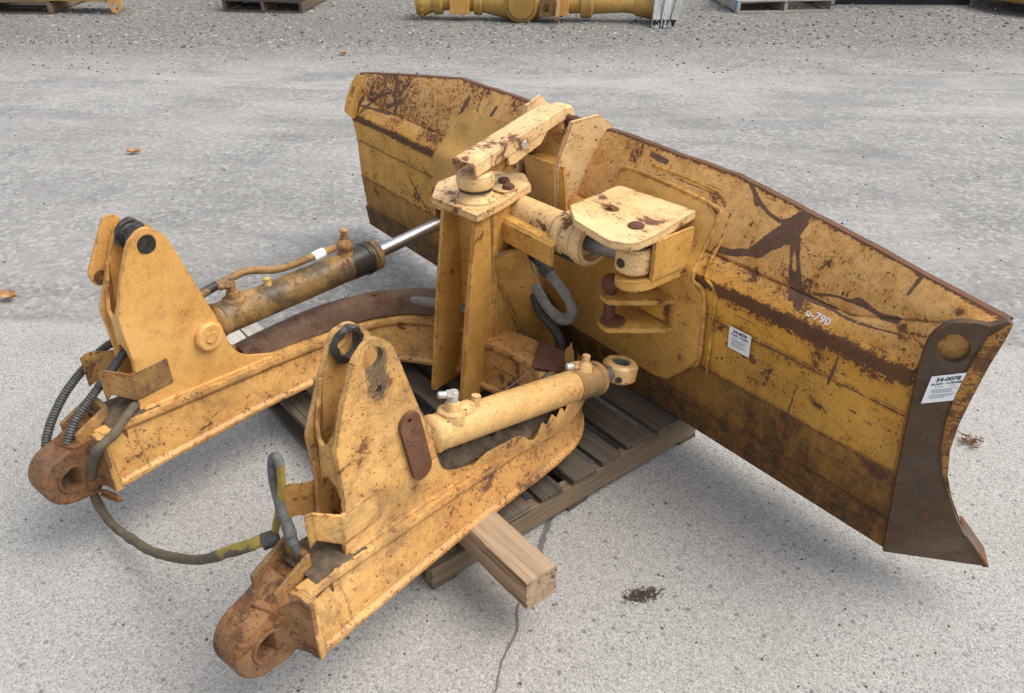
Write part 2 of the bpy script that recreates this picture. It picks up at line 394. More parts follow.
for k in range(1, 35):
    t = k / 34; row = []
    for u, c in zip(us, cr_row):
        tp = top(u * (1.636 if u > 0 else 1.505)); p = c.lerp(tp, t); p.y += -.010 * math.sin(t * math.pi) + bulge(p.x, p.z)
        row.append(p)
    rows.append(row)
rear_n = len(rows)
# front (material side) surface, concave, top to bottom
TT = .022
front = []
for z, s in dense(ENDZ[::-1], .03):
    e = endpt(s, z); el = endpt(s, z, -1); row = []
    for u in us:
        x = u * (e.x - (.131 * max(0, min(1, (z - .70) / .2)) if u < 0 else 0))
        if z > .85:
            t = (z - .85) / .151; tp = top(x)
            base = Vector((x, e.y, .85)); tgt = Vector((x, tp.y + TT, tp.z)); p = base.lerp(tgt, t)
        else: p = Vector((x, e.y, z))
        row.append(p)
    front.append(row)
rows += front
vr = [[bm.verts.new(p) for p in r] for r in rows]
for a, b in zip(vr, vr[1:] + vr[:1]):
    for i in range(NX): bm.faces.new((a[i], a[i + 1], b[i + 1], b[i]))
bm.faces.new([r[0] for r in vr]); bm.faces.new([r[-1] for r in vr][::-1])
# painted wear: rust strokes with shapes of their own, (x, z) polylines with widths
WEDGE = [(1.062, 1.10), (.993, 1.045), (.895, .912), (.896, .887), (.928, .887), (1.031, .987)]
STROKES = [([(.794, 1.08), (.85, 1.046), (.911, 1.017), (.957, 1.012), (.996, 1.03)], .006), ([(.81, 1.07), (.86, 1.035)], .010), ([(1.031, .987), (1.077, .899), (1.123, .82)], .008), ([(1.018, .976), (1.048, .897), (1.084, .83)], .007),
           ([(1.06, .89), (1.11, .825)], .010), ([(1.141, .862), (1.215, .885), (1.28, .893)], .0045), ([(1.27, .895), (1.346, .887), (1.40, .895)], .009), ([(1.409, 1.03), (1.405, .995), (1.397, .962)], .006),
           ([(.786, .872), (.844, .88), (.90, .893)], .011), ([(.74, .79), (.707, .914), (.667, .97), (.604, .975)], .005), ([(.258, .932), (.487, 1.018), (.701, 1.015), (.787, .976), (.783, .888), (.728, .80)], .0028),
           ([(.705, .90), (.73, .94), (.72, .98)], .008), ([(.62, .985), (.70, .955)], .006), ([(1.12, .845), (1.30, .845), (1.42, .87)], .0035), ([(.80, .853), (1.12, .853)], .0035), ([(1.02, 1.0), (1.10, .96), (1.2, .99)], .002),
           ([(-1.202, 1.03), (-1.137, .86)], .008), ([(-1.45, .80), (-1.42, .87)], .016), ([(-1.263, .93), (-1.42, .80)], .007), ([(-1.45, .835), (-1.181, .845)], .006), ([(-1.225, .864), (-1.101, .92)], .009), ([(-1.10, .92), (-1.16, .86)], .007),
           ([(-.639, 1.02), (-.668, .938)], .013), ([(-.45, 1.03), (-.47, .985)], .010), ([(-1.166, .952), (-1.365, .872)], .006), ([(-1.33, 1.0), (-1.38, .87)], .005), ([(-1.08, 1.0), (-1.12, .95)], .010),
           ([(.905, .583), (1.00, .573)], .014), ([(1.17, .56), (1.15, .44)], .003), ([(1.28, .74), (1.26, .62)], .005), ([(1.22, .38), (1.20, .28)], .004), ([(.4, 1.06), (.47, 1.05)], .008),
           ([(.85, .50), (1.02, .585)], .003), ([(1.0, .60), (1.06, .56), (1.09, .50)], .002), ([(.90, .42), (1.0, .44), (1.1, .41)], .002), ([(1.30, .58), (1.42, .565)], .003), ([(-1.02, .58), (-.88, .44)], .006), ([(-1.1, .56), (-.98, .44)], .004)]
def in_poly(p, poly):
    r = False
    for (ax, ay), (bx, by) in zip(poly, poly[1:] + poly[:1]):
        if (ay > p[1]) != (by > p[1]) and p[0] < (bx - ax) * (p[1] - ay) / (by - ay) + ax: r = not r
    return r
sa = []; fa = []
ra = []; ga = []
for v in bm.verts:
    x, z = v.co.x, v.co.z; rr = 0.0
    st = 0.0; q = (x + .006 * noise.noise(Vector((x * 14, z * 14, 1))), z + .006 * noise.noise(Vector((x * 14, z * 14, 8))))
    for pl, w in STROKES:
        for a, b in zip(pl, pl[1:]):
            d, t = segdist(q, a, b)
            if d < w + .02:
                w2 = w * (1 + .5 * noise.noise(Vector((x * 20, z * 20, 4))))
                st = max(st, min(1, .5 + (w2 - d) / .008))
    if in_poly(q, WEDGE): st = 1
    sa.append(max(0, st)); fa.append(max(0, min(1, (z - .80) / .06)))
    nz = noise.noise(Vector((x * 3.1, z * 3, 1)))
    # bare rust along the bend of the box section and along the rim
    bw = .020 + (.012 if x > .9 else 0) + .018 * noise.noise(Vector((x * 4.5, 0, 7)))
    if abs(x) > .62: rr = max(rr, 1.15 - abs(z - (.775 - .012 * abs(nz))) / (bw + .012)) if z < .86 else rr
    tz = top(x).z
    rr = max(rr, .95 - (tz - z) / .016)
    if z > .86 and x < -.55: rr = max(rr, .42 + .35 * noise.noise(Vector((x * 2.4, z * 3.5, 5))))
    if z > .80 and z < .9 and abs(x) > .7: rr = max(rr, .26 + .5 * noise.noise(Vector((x * 5, z * 9, 2))))
    if z > .8 and abs(x) > .9: rr = max(rr, .12 + .55 * noise.noise(Vector((x * 4, z * 5, 12))))
    if z > .655 and z < .80 and x > .85: rr = max(rr, .80 - abs(z - .755) / (.07 + .06 * noise.noise(Vector((x * 9, 2, 0)))))
    for zl in (.268, .446, .648): rr = max(rr, (.66 + .4 * noise.noise(Vector((x * 5, zl * 9, 1)))) - abs(z - zl) / .009)
    ra.append(max(0, rr))
    g = 0
    if z < .268: g = .97
    elif z < .45: g = max(0, min(.92, (.86 if x > .3 else .68) + .40 * nz - .9 * (z - .268)))
    elif z < .66: g = max(0, (.22 if x > .9 else .12) + .38 * nz - .5 * (z - .45))
    ga.append(g)
mold = obj('moldboard', bm, 'blade', root, MB, sharp=30)
# vertex order is kept by to_mesh, but remove_doubles may drop some: recompute when it does
me = mold.data
def put_attr(me, name, vals):
    a = me.attributes.new(name, 'FLOAT', 'POINT')
    if len(vals) == len(me.vertices): a.data.foreach_set('value', vals)
put_attr(me, 'stain', sa); put_attr(me, 'fade', fa); put_attr(me, 'rust', ra); put_attr(me, 'grime', ga)

# ---- end plates, flared forward, each with a round hole
for sgn in (1,):
    outl = [(.0, .145), (.27, .168), (.287, .177), (.262, .215), (.204, .287), (.175, .345), (.156, .405), (.132, .494), (.125, .584), (.133, .673), (.151, .77), (.174, .875), (.196, .954), (.207, .998),
            (.195, 1.004), (.175, .992), (.158, .984), (.13, .988), (.102, .986), (.078, .980), (.059, .967), (.042, .946), (.03, .924), (.022, .885), (.018, .845), (.014, .79), (.006, .473)]
    if sgn < 0: outl = [(min(a, .205 - .118 * max(0, min(1, (b - .35) / .4))), b - (.045 if (a > .1 and b > .95) else 0)) for a, b in outl]
    bm = B()
    S = lambda a, b, c, sg=sgn: endpt(a, b, sg, c)
    prism(bm, outl, 0, .022, S, [circle(.088 if sgn > 0 else .052, .904 if sgn > 0 else .880, .037 if sgn > 0 else .024, 26, .043 if sgn > 0 else .038)])
    ep = obj('end_plate', bm, 'plate_rust' if sgn > 0 else 'blade', root, MB, .003)
    # yellow paint still left on the forward lip
    if sgn < 0: continue
    bm = B()
    lip = [(s, z) for z, s in ENDZ if z > .38]
    lip2 = [(s - .004 - .036 * max(0, min(1, (z - .40) / .35)), z) for s, z in lip]
    lip2[-1] = (lip[-1][0] - .012, lip[-1][1] - .008)
    prism(bm, lip + lip2[::-1], .021, .026, S)
    obj('edge_lip', bm, 'lip', ep, MB, label='forward lip with streaks of yellow paint')
    if sgn > 0:
        bm = B()
        prism(bm, [(.290, .172), (.214, .281), (.203, .281), (.266, .186), (.272, .166)], -.06, .026, S)
        obj('cutting_edge_tip', bm, 'plate_rust', ep, MB, .003)
        tagend = ep

bm = B()
ey_ = lambda z: lerp_tab([(.78, -.072), (.80, -.070), (.87, -.03), (1.0, .028)], z)
prism(bm, rounded([(-1.44, .775), (-1.535, .785), (-1.560, .86), (-1.548, .925), (-1.515, .962), (-1.45, .962)], [0, .02, .03, .03, .02, 0]), lambda a, b: ey_(b) - .016 - .12 * (a + 1.5), lambda a, b: ey_(b) + .004 - .12 * (a + 1.5), YS, [circle(-1.512, .875, .020, 18, .036)])
obj('lifting_ear', bm, 'blade', root, MB, .003)

# ---- paper tags and marker writing
def text_bm(txt, size, S, bold=0.0):
    cu = bpy.data.curves.new('t', 'FONT'); cu.body = txt; cu.size = size; cu.align_x = 'CENTER'; cu.offset = bold; cu.resolution_u = 2
    o = bpy.data.objects.new('t', cu); COL.objects.link(o)
    dg = bpy.context.evaluated_depsgraph_get(); dg.update()
    me = bpy.data.meshes.new_from_object(o.evaluated_get(dg)); bm = B(); bm.from_mesh(me)
    bpy.data.objects.remove(o); bpy.data.curves.remove(cu); bpy.data.meshes.remove(me)
    for v in bm.verts: v.co = S(v.co.x, v.co.y)
    return bm
def paper_tag(parent, origin, ux, uz, w, h):
    origin = Vector(origin); ux = Vector(ux).normalized(); uz = Vector(uz).normalized(); nn = ux.cross(uz).normalized()
    T = lambda a, b, c=0: origin + ux * a + uz * b + nn * c
    bm = B(); prism(bm, [(-w / 2, -h / 2), (w / 2, -h / 2), (w / 2, h / 2), (-w / 2, h / 2)], 0, .0012, T)
    t = obj('paper_tag', bm, 'paper', parent, MB)
    bm = text_bm('34-0078', h * .19, lambda a, b: T(a, b + h * .29, .0022), .0006)
    bm2 = text_bm('BLADE - C-FRAME', h * .10, lambda a, b: T(a, b + h * .165, .0022), .0003)
    me = bpy.data.meshes.new('x'); bm2.to_mesh(me); bm2.free(); bm.from_mesh(me); bpy.data.meshes.remove(me)
    obj('tag_text', bm, 'ink', parent, MB)
    bm = B()
    rng = random.Random(5)
    for k, (b0, l0, l1) in enumerate([(.075, -.30, -.06), (.075, .12, .30), (-.03, -.36, .36), (-.085, -.34, .22), (-.14, -.30, .28), (-.23, -.36, .34), (-.285, -.34, .30), (-.34, -.33, .12)]):
        a = l0 * w
        while a < l1 * w:
            l = rng.uniform(.025, .07) * w
            prism(bm, [(a, b0 * h), (min(a + l, l1 * w), b0 * h), (min(a + l, l1 * w), (b0 + .026) * h), (a, (b0 + .026) * h)], .0016, .0021, T)
            a += l + .014 * w
    obj('tag_fine_print', bm, 'inkgrey', parent, MB)
paper_tag(mold, (.952, -.0595, .623), (1, 0, 0), (0, -.08, 1), .084, .082)
e0 = endpt(.083, .784, 1, .0245)
paper_tag(tagend, e0, endpt(.12, .806, 1) - endpt(.05, .781, 1), endpt(.092, .83, 1) - endpt(.079, .75, 1), .084, .09)
bm = text_bm('u-790', .034, lambda a, b: (lambda p: p)(Vector((1.19 + a * 1.0, -.058 + (b - .005 - a * .02) * .66, .812 + (b - .005 - a * .02) * .74 + .004))), .0006)
obj('marker_writing', bm, 'chalk', mold, MB)

# ---- reinforcing plate on the back, follows the profile
def sheet(poly, off, th, zs):
    bm = B(); f = bm.faces.new([bm.verts.new((x, 0, z)) for x, z in poly])
    for z in zs:
        g = bm.verts[:] + bm.edges[:] + bm.faces[:]
        bmesh.ops.bisect_plane(bm, geom=g, plane_co=(0, 0, z), plane_no=(0, 0, 1))
    r = bmesh.ops.extrude_face_region(bm, geom=bm.faces[:])
    ext = [g for g in r['geom'] if isinstance(g, bmesh.types.BMVert)]
    es = set(ext)
    for v in bm.verts: v.co.y = rear_y(v.co.z) - (off + th if v in es else off)
    return bm
zs = [.2 + .02 * i for i in range(45)]
plate = [(-.60, .29), (.60, .29), (.665, .31), (.775, .43), (.80, .48), (.80, .725), (.755, .775), (.742, .85), (.748, .95), (.70, .985), (.33, .995), (.29, .93),
         (.27, .80), (-.27, .80), (-.29, .93), (-.33, .995), (-.62, .985), (-.70, .93), (-.72, .80), (-.76, .74), (-.78, .70), (-.78, .48), (-.755, .43), (-.665, .31)]
rp = obj('reinforcing_plate', sheet(plate, .004, .012, zs), 'mast', root, MB, .003)
# weld bead round it
P = [Vector((x, rear_y(z) - .010, z)) for x, z in plate[3:12]]
bm = B(); tube(bm, smooth_path(P, 10), .0075, 8, .25); obj('weld_bead', bm, 'mast', rp, MB)
P = [Vector((x, rear_y(z) - .004, z)) for x, z in [(.845, .33), (.835, .45), (.84, .74), (.795, .80), (.785, .9), (.77, .975), (.70, 1.02), (.42, 1.03)]]
bm = B(); tube(bm, smooth_path(P, 10)[9:], .005, 8, .3); obj('weld_bead', bm, 'blade', rp, MB)

# ---- tilt link pocket at the middle of the top edge
bm = B()
prism(bm, [(-.105, .955), (.125, .968), (.150, .80), (-.06, .80)], -.088, -.074, YS)
box(bm, -.10, .12, -.074, .03, .93, .945)
pk = obj('link_pocket', bm, 'mast', root, MB, .003)
for x0, name in ((.098, 'cheek_plate'), (-.15, 'cheek_plate')):
    bm = B()
    pts = [(-.092, .80), (-.098, .965), (-.045, 1.122), (.055, 1.138), (.105, 1.095), (.115, 1.03), (.07, .93), (.02, .86)]
    prism(bm, pts, lambda a, b, x=x0: x + (a + .05) * (.35 if x > 0 else -.35), lambda a, b, x=x0: x + .02 + (a + .05) * (.35 if x > 0 else -.35), XS)
    obj(name, bm, 'cream', pk, MB, .003)

# ---- right clevis for the tilt cylinder
bm = B()
cp = rounded([(.38, -.285), (.352, -.03), (.67, .005), (.717, -.241), (.722, -.335), (.655, -.375), (.478, -.352)], [.03, .02, .01, .01, .05, .05, .04])
prism(bm, cp, .932, .957, ZS, [circle(.478, -.197, .034, 20, .025)])
cl = obj('clevis_bracket', bm, 'cream', root, MB, .003)
bm = B(); prism(bm, [(-.232, .795), (-.232, .932), (-.05, .932), (-.06, .795)], .700, .716, XS)
obj('clevis_cheek', bm, 'mast', cl, MB, .003)
bm = B()
prism(bm, rounded([(.585, -.235), (.585, -.06), (.712, -.05), (.712, -.235), (.69, -.305), (.61, -.305)], [.02, 0, 0, .03, .05, .05]), .765, .800, ZS)
obj('clevis_base', bm, 'mast', cl, MB, .003)
bm = B(); lathe(bm, (.632, -.235, .956), (.632, -.235, 1), [(0, .026), (.006, .026), (.010, .020)], 20); obj('pin_head', bm, 'rust', cl, MB)
bm = B(); cyl(bm, (.632, -.235, .80), (.632, -.235, .938), .026); cyl(bm, (.632, -.235, .905), (.632, -.235, .938), .045); obj('clevis_pin', bm, 'rust', cl, MB)
# triangular twin shelves for the angle cylinder, one pair each side
for sg in (1, -1):
    bm = B()
    for z0 in (.638, .528):
        prism(bm, rounded([(sg * .68, -.055), (sg * .675, -.085), (sg * .545, -.245), (sg * .49, -.235), (sg * .455, -.18), (sg * .44, -.05)], [0, 0, .02, .03, .02, 0]), z0, z0 + .024, ZS)
    an = obj('angle_bracket', bm, 'mast', root, MB, .003)
    bm = B(); cyl(bm, (sg * .515, -.205, .53), (sg * .515, -.205, .715), .020); ball(bm, (sg * .515, -.205, .70), .034, 14); ball(bm, (sg * .53, -.20, .558), .045, 14, (1, 1, .25))
    obj('bracket_pin', bm, 'rust', an, MB)
    bm = B(); box(bm, min(sg * .53, sg * .67), max(sg * .53, sg * .67), -.075, -.058, .565, .63); obj('bracket_web', bm, 'blade', an, MB)

# ---- tilt cylinder
bm = B()
lathe(bm, (-.02, -.25, .822), (.46, -.25, .838), [(0, .036), (.012, .056), (.03, .062), (.33, .062), (.335, .066), (.345, .066)])
lathe(bm, (.32, -.25, .833), (.47, -.25, .839), [(0, .062), (.008, .078), (.05, .080), (.055, .074), (.10, .074), (.105, .080), (.14, .080), (.15, .074), (.15, .056), (.12, .05)])
tc = obj('tilt_cylinder', bm, 'cream', root, MB, .002)
bm = B(); cyl(bm, (.44, -.25, .837), (.60, -.238, .853), .030); obj('rod', bm, 'steel', tc, MB)
bm = B(); ring(bm, (.638, -.238, .855), (0, 0, 1), .088, .060, .024, 32, .008)
obj('rod_eye', bm, 'cream', tc, MB)
bm = B(); cyl(bm, (.638, -.296, .852), (.638, -.301, .852), .016, n=16); obj('grease_plug', bm, 'grease', tc, MB)
bm = B(); ring(bm, (.638, -.238, .905), (0, 0, 1), .012, .050, .03, 28); obj('seal_ring', bm, 'grease', tc, MB)
bm = B(); box(bm, .18, .43, -.31, -.28, .775, .79); obj('hose_pipe', bm, 'grease', tc, MB)

# ================================================================== push frame (c-frame)
def zb(f): return lerp_tab([(.73, .250), (1.25, .240), (1.6, .212), (2.0, .19), (2.3, .19)], f)
def zt(f): return lerp_tab([(.73, .448), (.81, .440), (1.25, .396), (1.6, .360), (1.9, .375), (2.1, .385)], f)
def arm_path(sgn):
    pts = [(.4875, .735), (.4875, 1.0), (.4875, 1.25), (.4875, 1.5), (.472, 1.66), (.42, 1.81), (.33, 1.92), (.20, 1.99), (.06, 2.03), (0, 2.035)]
    if sgn > 0: pts = [(.4875, .735), (.4875, 1.0), (.4875, 1.25), (.4875, 1.5), (.4875, 1.72), (.470, 1.85), (.395, 1.955), (.26, 2.0), (.08, 2.005), (0, 2.005)]
    pts[0] = (.4875, .80)
    return smooth_path([(sgn * a, b, 0) for a, b in pts], 8)
def sweep(bm, path, prof):
    """prof(f) -> list of (offset, z); closed section swept along the plan path"""
    rings = []
    for i, p in enumerate(path):
        d = (path[min(i + 1, len(path) - 1)] - path[max(i - 1, 0)]).normalized(); nrm = Vector((d.y, -d.x, 0))
        rings.append([bm.verts.new(Vector((p.x + nrm.x * o, p.y + nrm.y * o, z))) for o, z in prof(p.y)])
    k = len(rings[0])
    for a, b in zip(rings, rings[1:]):
        for j in range(k): bm.faces.new((a[j - 1], a[j], b[j], b[j - 1]))
    bm.faces.new(rings[0]); bm.faces.new(rings[-1][::-1])
FL = .022
def arm_prof(f):
    b, t = zb(f), zt(f)
    return [(-.1, b), (.1, b), (.1, b + .012), (.095, b + .018), (.086, b + .024), (.058, t - .030), (.066, t - .024), (.070, t - .014), (.066, t), (-.066, t), (-.07, t - .012), (-.066, t - .024), (-.060, t - .030), (-.086, b + .024), (-.1, b + .014)]
DX = -.975
arms = []
for sgn in (1, -1):
    dx = 0 if sgn > 0 else DX
    am = 'arm' if sgn > 0 else 'tower'
    T = lambda x, y, z, d=dx: (x + d, y, z)
    bm = B(); sweep(bm, arm_path(sgn), arm_prof)
    # closing plate at the rear end
    c = .4875 * sgn
    prism(bm, [(c + .02, .247), (c + .1003, .2475), (c + .1003, .262), (c + .0875, .272), (c + .0595, .412), (c + .069, .420), (c + .069, .438), (c + .02, .438)], .725, .83, YS)
    prism(bm, [(c - .02, .243), (c + .103, .243), (c + .103, .300), (c + .092, .446), (c + .05, .446), (c - .02, .40)], .708, .732, YS)
    box(bm, c - .0985, c - .07, .78, .82, .25, .42)
    arm = obj('push_arm', bm, 'arm', root, MF, .003)
    if sgn > 0:
        at = arm.data.attributes.new('rust', 'FLOAT', 'POINT')
        vals = []
        for v in arm.data.vertices:
            vals.append(.34 * max(0, min(1, (v.co.y - .95) / .3)))
        at.data.foreach_set('value', vals)
    # trunnion eye: thick cast lug
    bm = B()
    hole = circle(.636, .297, .041, 28)
    eye = []
    for i in range(17):
        t = R(112) + R(158) * i / 16; eye.append((.636 + .094 * math.cos(t), .297 + .094 * math.sin(t)))
    eye += [(.69, .195), (.735, .232), (.735, .435), (.705, .425), (.66, .400)]
    prism(bm, eye, .388 + dx, .493 + dx, XS, [hole])
    ey = obj('trunnion_eye', bm, 'rusty', arm, MF, .012)
    for md in ey.modifiers: md.segments = 4
    bm = B(); prism(bm, [(.690, .232), (.81, .246), (.81, .432), (.765, .418), (.690, .405)], lambda a, b: .388 + dx, lambda a, b: .455 + dx + .10 * min(1, max(0, (a - .69) / .08)), XS)
    obj('cast_neck', bm, 'rusty', ey, MF, .010)
    bm = B(); prism(bm, [(.440, .64), (.492, .655), (.500, .675), (.520, .694), (.550, .704), (.588, .7075), (.588, .722), (.440, .722)], .243, lambda a, b: .405 + .04 * max(0, min(1, (a - .5) / .06)), lambda a, b, c, d=dx: Vector((a + d, b, c))); obj('cast_fillet', bm, 'rusty', ey, MF, .004)
    bm = B(); ring(bm, (.494 + dx, .636, .297), (1, 0, 0), .008, .050, .041, 30, .002); obj('bore_bushing', bm, 'rusty', ey, MF)
    # U shaped loop of flat bar on top of the eye
    bm = B()
    lz = lambda y: .402 + (y - .68) * .28
    for x0 in (.388, .480):
        prism(bm, [(.680, lz(.680) - .03), (.680, lz(.680) + .034), (.795, lz(.795) + .052), (.795, lz(.795) - .03)], x0 + dx, x0 + .014 + dx, XS)
    prism(bm, [(.781, lz(.781) - .03), (.779, lz(.781) + .051), (.799, lz(.797) + .052), (.797, lz(.797) - .03)], .402 + dx, .480 + dx, XS)
    obj('hose_loop', bm, 'dirty', arm, MF, .004)
    # tower: two plates
    out = rounded([(.872, .43), (.896, .611), (.889, .758), (.926, .87), (.976, .978), (1.035, 1.020), (1.094, .968), (1.206, .60), (1.235, .455), (1.42, .378), (1.42, .36), (.86, .36)],
                  [0, .05, .06, .05, .07, .09, .09, .25, .14, 0, 0, 0], 6)
    out[-1] = (.872, .385)
    lo_ = [(a, max(b, zt(a) - .004)) for a, b in out]
    bm = B(); prism(bm, lo_, .512 + dx, .528 + dx, XS, [circle(1.031, .958, .030, 22)] + ([circle(1.035, .865, .014, 14, .012)] if sgn > 0 else []))
    tp = obj('tower_plate', bm, 'tower_worn' if sgn > 0 else am, arm, MF, .004)
    outB = [(a + (.012 if b > .8 else 0), b - (.004 if b > .9 else 0)) for a, b in lo_]
    bm = B(); prism(bm, outB, .410 + dx, .428 + dx, XS, [circle(1.025, .970, .032, 22)])
    obj('tower_plate', bm, am, arm, MF, .004)
    for xx in (.5285, .4095):
        bm = B(); tube(bm, smooth_path([Vector((xx + dx, f, zt(f) + .002)) for f in (.885, .98, 1.08, 1.18, 1.28, 1.40)], 14), .0075, 8, .35); obj('weld_bead', bm, am, arm, MF)
    # boss rings round the pin holes, a rear cover with a U cut between the plates
    bm = B(); ring(bm, (.440 + dx, 1.027, .968), (1, 0, 0), .020, .048, .032, 40, .006)
    for v in bm.verts: v.co += Vector((.5, 1, 1)) * (.010 * noise.noise(v.co * 38 + Vector((dx * 9, 0, 0)))) + Vector((.012 * max(0, noise.noise(v.co * 22)), 0, 0))
    obj('pin_boss', bm, 'grease', arm, MF)
    bm = B()
    ucut = [(.428, .60), (.438, .60), (.447, .635), (.470, .652), (.495, .635), (.503, .60), (.512, .60), (.512, .90), (.507, .90), (.500, .80), (.488, .765), (.470, .752), (.452, .765), (.440, .80), (.434, .905), (.428, .905)]
    prism(bm, [(a + dx, b) for a, b in ucut], lambda a, b: lerp_tab([(.6, .898), (.75, .892), (.9, .940)], b), lambda a, b: lerp_tab([(.6, .910), (.75, .904), (.9, .952)], b), YS)
    obj('rear_cover', bm, am, arm, MF, .002)
    # guard straps bent round the tower foot
    bm = B()
    pl = [(.530, 1.0), (.530, .875), (.500, .815), (.486, .800)]
    for (x0, y0), (x1, y1), hs in zip(pl, pl[1:], ((.095, .095), (.095, .09), (.09, .11))):
        d = Vector((x1 - x0, y1 - y0)); nn = Vector((-d.y, d.x)).normalized() * .010
        zc0, zc1 = (.525, .525) if y0 > .9 else (.525, .562) if y0 > .83 else (.562, .545)
        vs = []
        for (x, y, zc, h) in ((x0, y0, zc0, hs[0]), (x1, y1, zc1, hs[1])):
            for q in (0, 1):
                for w in (-.5, .5): vs.append(bm.verts.new((x + dx - nn.x * q, y - nn.y * q, zc + w * h)))
        a = vs
        for q in ((a[0], a[1], a[3], a[2]), (a[4], a[6], a[7], a[5]), (a[0], a[4], a[5], a[1]), (a[2], a[3], a[7], a[6]), (a[1], a[5], a[7], a[3]), (a[0], a[2], a[6], a[4])): bm.faces.new(q)
    obj('foot_strap', bm, 'arm' if sgn > 0 else 'dirty', arm, MF, .003)
    bm = B()
    P = smooth_path([(.405 + dx, .98, .55), (.400 + dx, .89, .55), (.375 + dx, .84, .56), (.385 + dx, .80, .56)], 6)
    rings = []
    for p in P: rings.append([bm.verts.new(p + Vector((0, 0, w))) for w in (-.055, .055)])
    for a, b in zip(rings, rings[1:]): bm.faces.new((a[0], b[0], b[1], a[1]))
    bmesh.ops.solidify(bm, geom=bm.faces[:], thickness=.010)
    obj('foot_strap', bm, 'arm' if sgn > 0 else 'dirty', arm, MF, .002)
    # cylinder pin between the plates
    bm = B(); cyl(bm, (.405 + dx, 1.135, .60), (.525 + dx, 1.135, .60), .032); obj('cylinder_pin', bm, 'dirty', arm, MF)
    if sgn < 0:
        bm = B(); lathe(bm, (.527 + dx, 1.152, .583), (1, 1.152, .583), [(0, .050), (.016, .050), (.022, .044), (.022, .022), (.026, .020)], 30)
        obj('pin_cap', bm, 'tower', arm, MF, .002)
        bm = B(); cyl(bm, (.415 + dx, 1.031, .962), (.5305 + dx, 1.031, .958), .0285); obj('tower_pin', bm, 'grease', arm, MF)
        bm = B(); lathe(bm, (.43 + dx, 1.03, .965), (1, 1.03, .965), [(0, .034), (.01, .043), (.024, .042), (.028, .034), (.05, .034), (.054, .041), (.078, .040)], 26)
        for v in bm.verts: v.co += Vector((0, 1, 1)) * (.006 * noise.noise(v.co * 40))
        obj('bearing', bm, 'grease', arm, MF)
        bm = B(); prism(bm, rounded([(1.04, 1.02), (.985, 1.03), (.893, .872), (.905, .820), (.950, .830)], .032), .388 + dx, .404 + dx, XS)
        kp = obj('keeper_plate', bm, 'tower', arm, MF, .003)
        bm = B(); ring(bm, (.406 + dx, .926, .852), (1, 0, 0), .010, .022, .008, 20); obj('keeper_bolt', bm, 'rust', kp, MF)
    else:
        bm = B(); a, b = Vector((1.120, .715)), Vector((1.150, .548)); cap = []
        d = (b - a).normalized(); n2 = Vector((-d.y, d.x)); r = .035
        a2 = math.atan2(-n2.y, -n2.x)
        for i in range(13): cap.append((a.x + r * math.cos(math.atan2(n2.y, n2.x) + math.pi * i / 12), a.y + r * math.sin(math.atan2(n2.y, n2.x) + math.pi * i / 12)))
        for i in range(13): cap.append((b.x + r * math.cos(a2 + math.pi * i / 12), b.y + r * math.sin(a2 + math.pi * i / 12)))
        prism(bm, cap, .529, .541, XS, [circle(1.115, .728, .007, 12)])
        obj('keeper_plate', bm, 'rust', arm, MF, .003, label='rust brown keeper plate')
    # caked soil on the top flange by the tower foot
    bm = B(); rng = random.Random(3)
    g = []
    for i in range(13):
        row = []
        for j in range(8):
            f = .765 + i * .0150; x = .395 + j * .0215; e = min(i, 12 - i, j + .5, 7 - j + .5) / 3
            row.append(bm.verts.new((x + dx, f, zt(f) - .004 + min(1, e) * (.012 + .016 * rng.random()))))
        g.append(row)
    for a, b in zip(g, g[1:]):
        for j in range(7): bm.faces.new((a[j], a[j + 1], b[j + 1], b[j]))
    obj('soil_cake', bm, 'soil', arm, MF, sharp=90)
    arms.append(arm)
armR, armL = arms

# half-pipe hose guard over the left arm
bm = B()
P = smooth_path([(-.535, 1.30, .385), (-.525, 1.45, .392), (-.512, 1.60, .397), (-.47, 1.72, .405), (-.41, 1.83, .412), (-.33, 1.93, .415), (-.22, 2.0, .418)], 8)
sec = [(-.066, -.03), (-.064, .004), (-.050, .030), (-.027, .044), (.004, .046), (.030, .036), (.044, .012), (.050, -.03)]
rings = []
for i, p in enumerate(P):
    d = (P[min(i + 1, len(P) - 1)] - P[max(i - 1, 0)]).normalized(); nrm = Vector((d.y, -d.x, 0))
    rings.append([bm.verts.new(p + nrm * o + Vector((0, 0, z + .004 * noise.noise(p * 9)))) for o, z in sec])
for a, b in zip(rings, rings[1:]):
    for j in range(len(sec) - 1): bm.faces.new((a[j], a[j + 1], b[j + 1], b[j]))
bmesh.ops.solidify(bm, geom=bm.faces[:], thickness=.006)
hg = obj('hose_guard', bm, 'guard', armL, MF, label='brown worn half-pipe guard')
for p in ((-.515, 1.55, .438), (-.40, 1.84, .457)):
    bm = B(); hexbolt(bm, p, (0, 0, 1), .012, .008); obj('guard_bolt', bm, 'rust', hg, MF)
bm = B(); tube(bm, smooth_path([(-.31, 1.93, .432), (-.22, 1.955, .438), (-.12, 1.975, .45), (-.02, 1.99, .46)], 8), .020, 12, .1); obj('sleeved_hose', bm, 'sleeve', armL, MF)

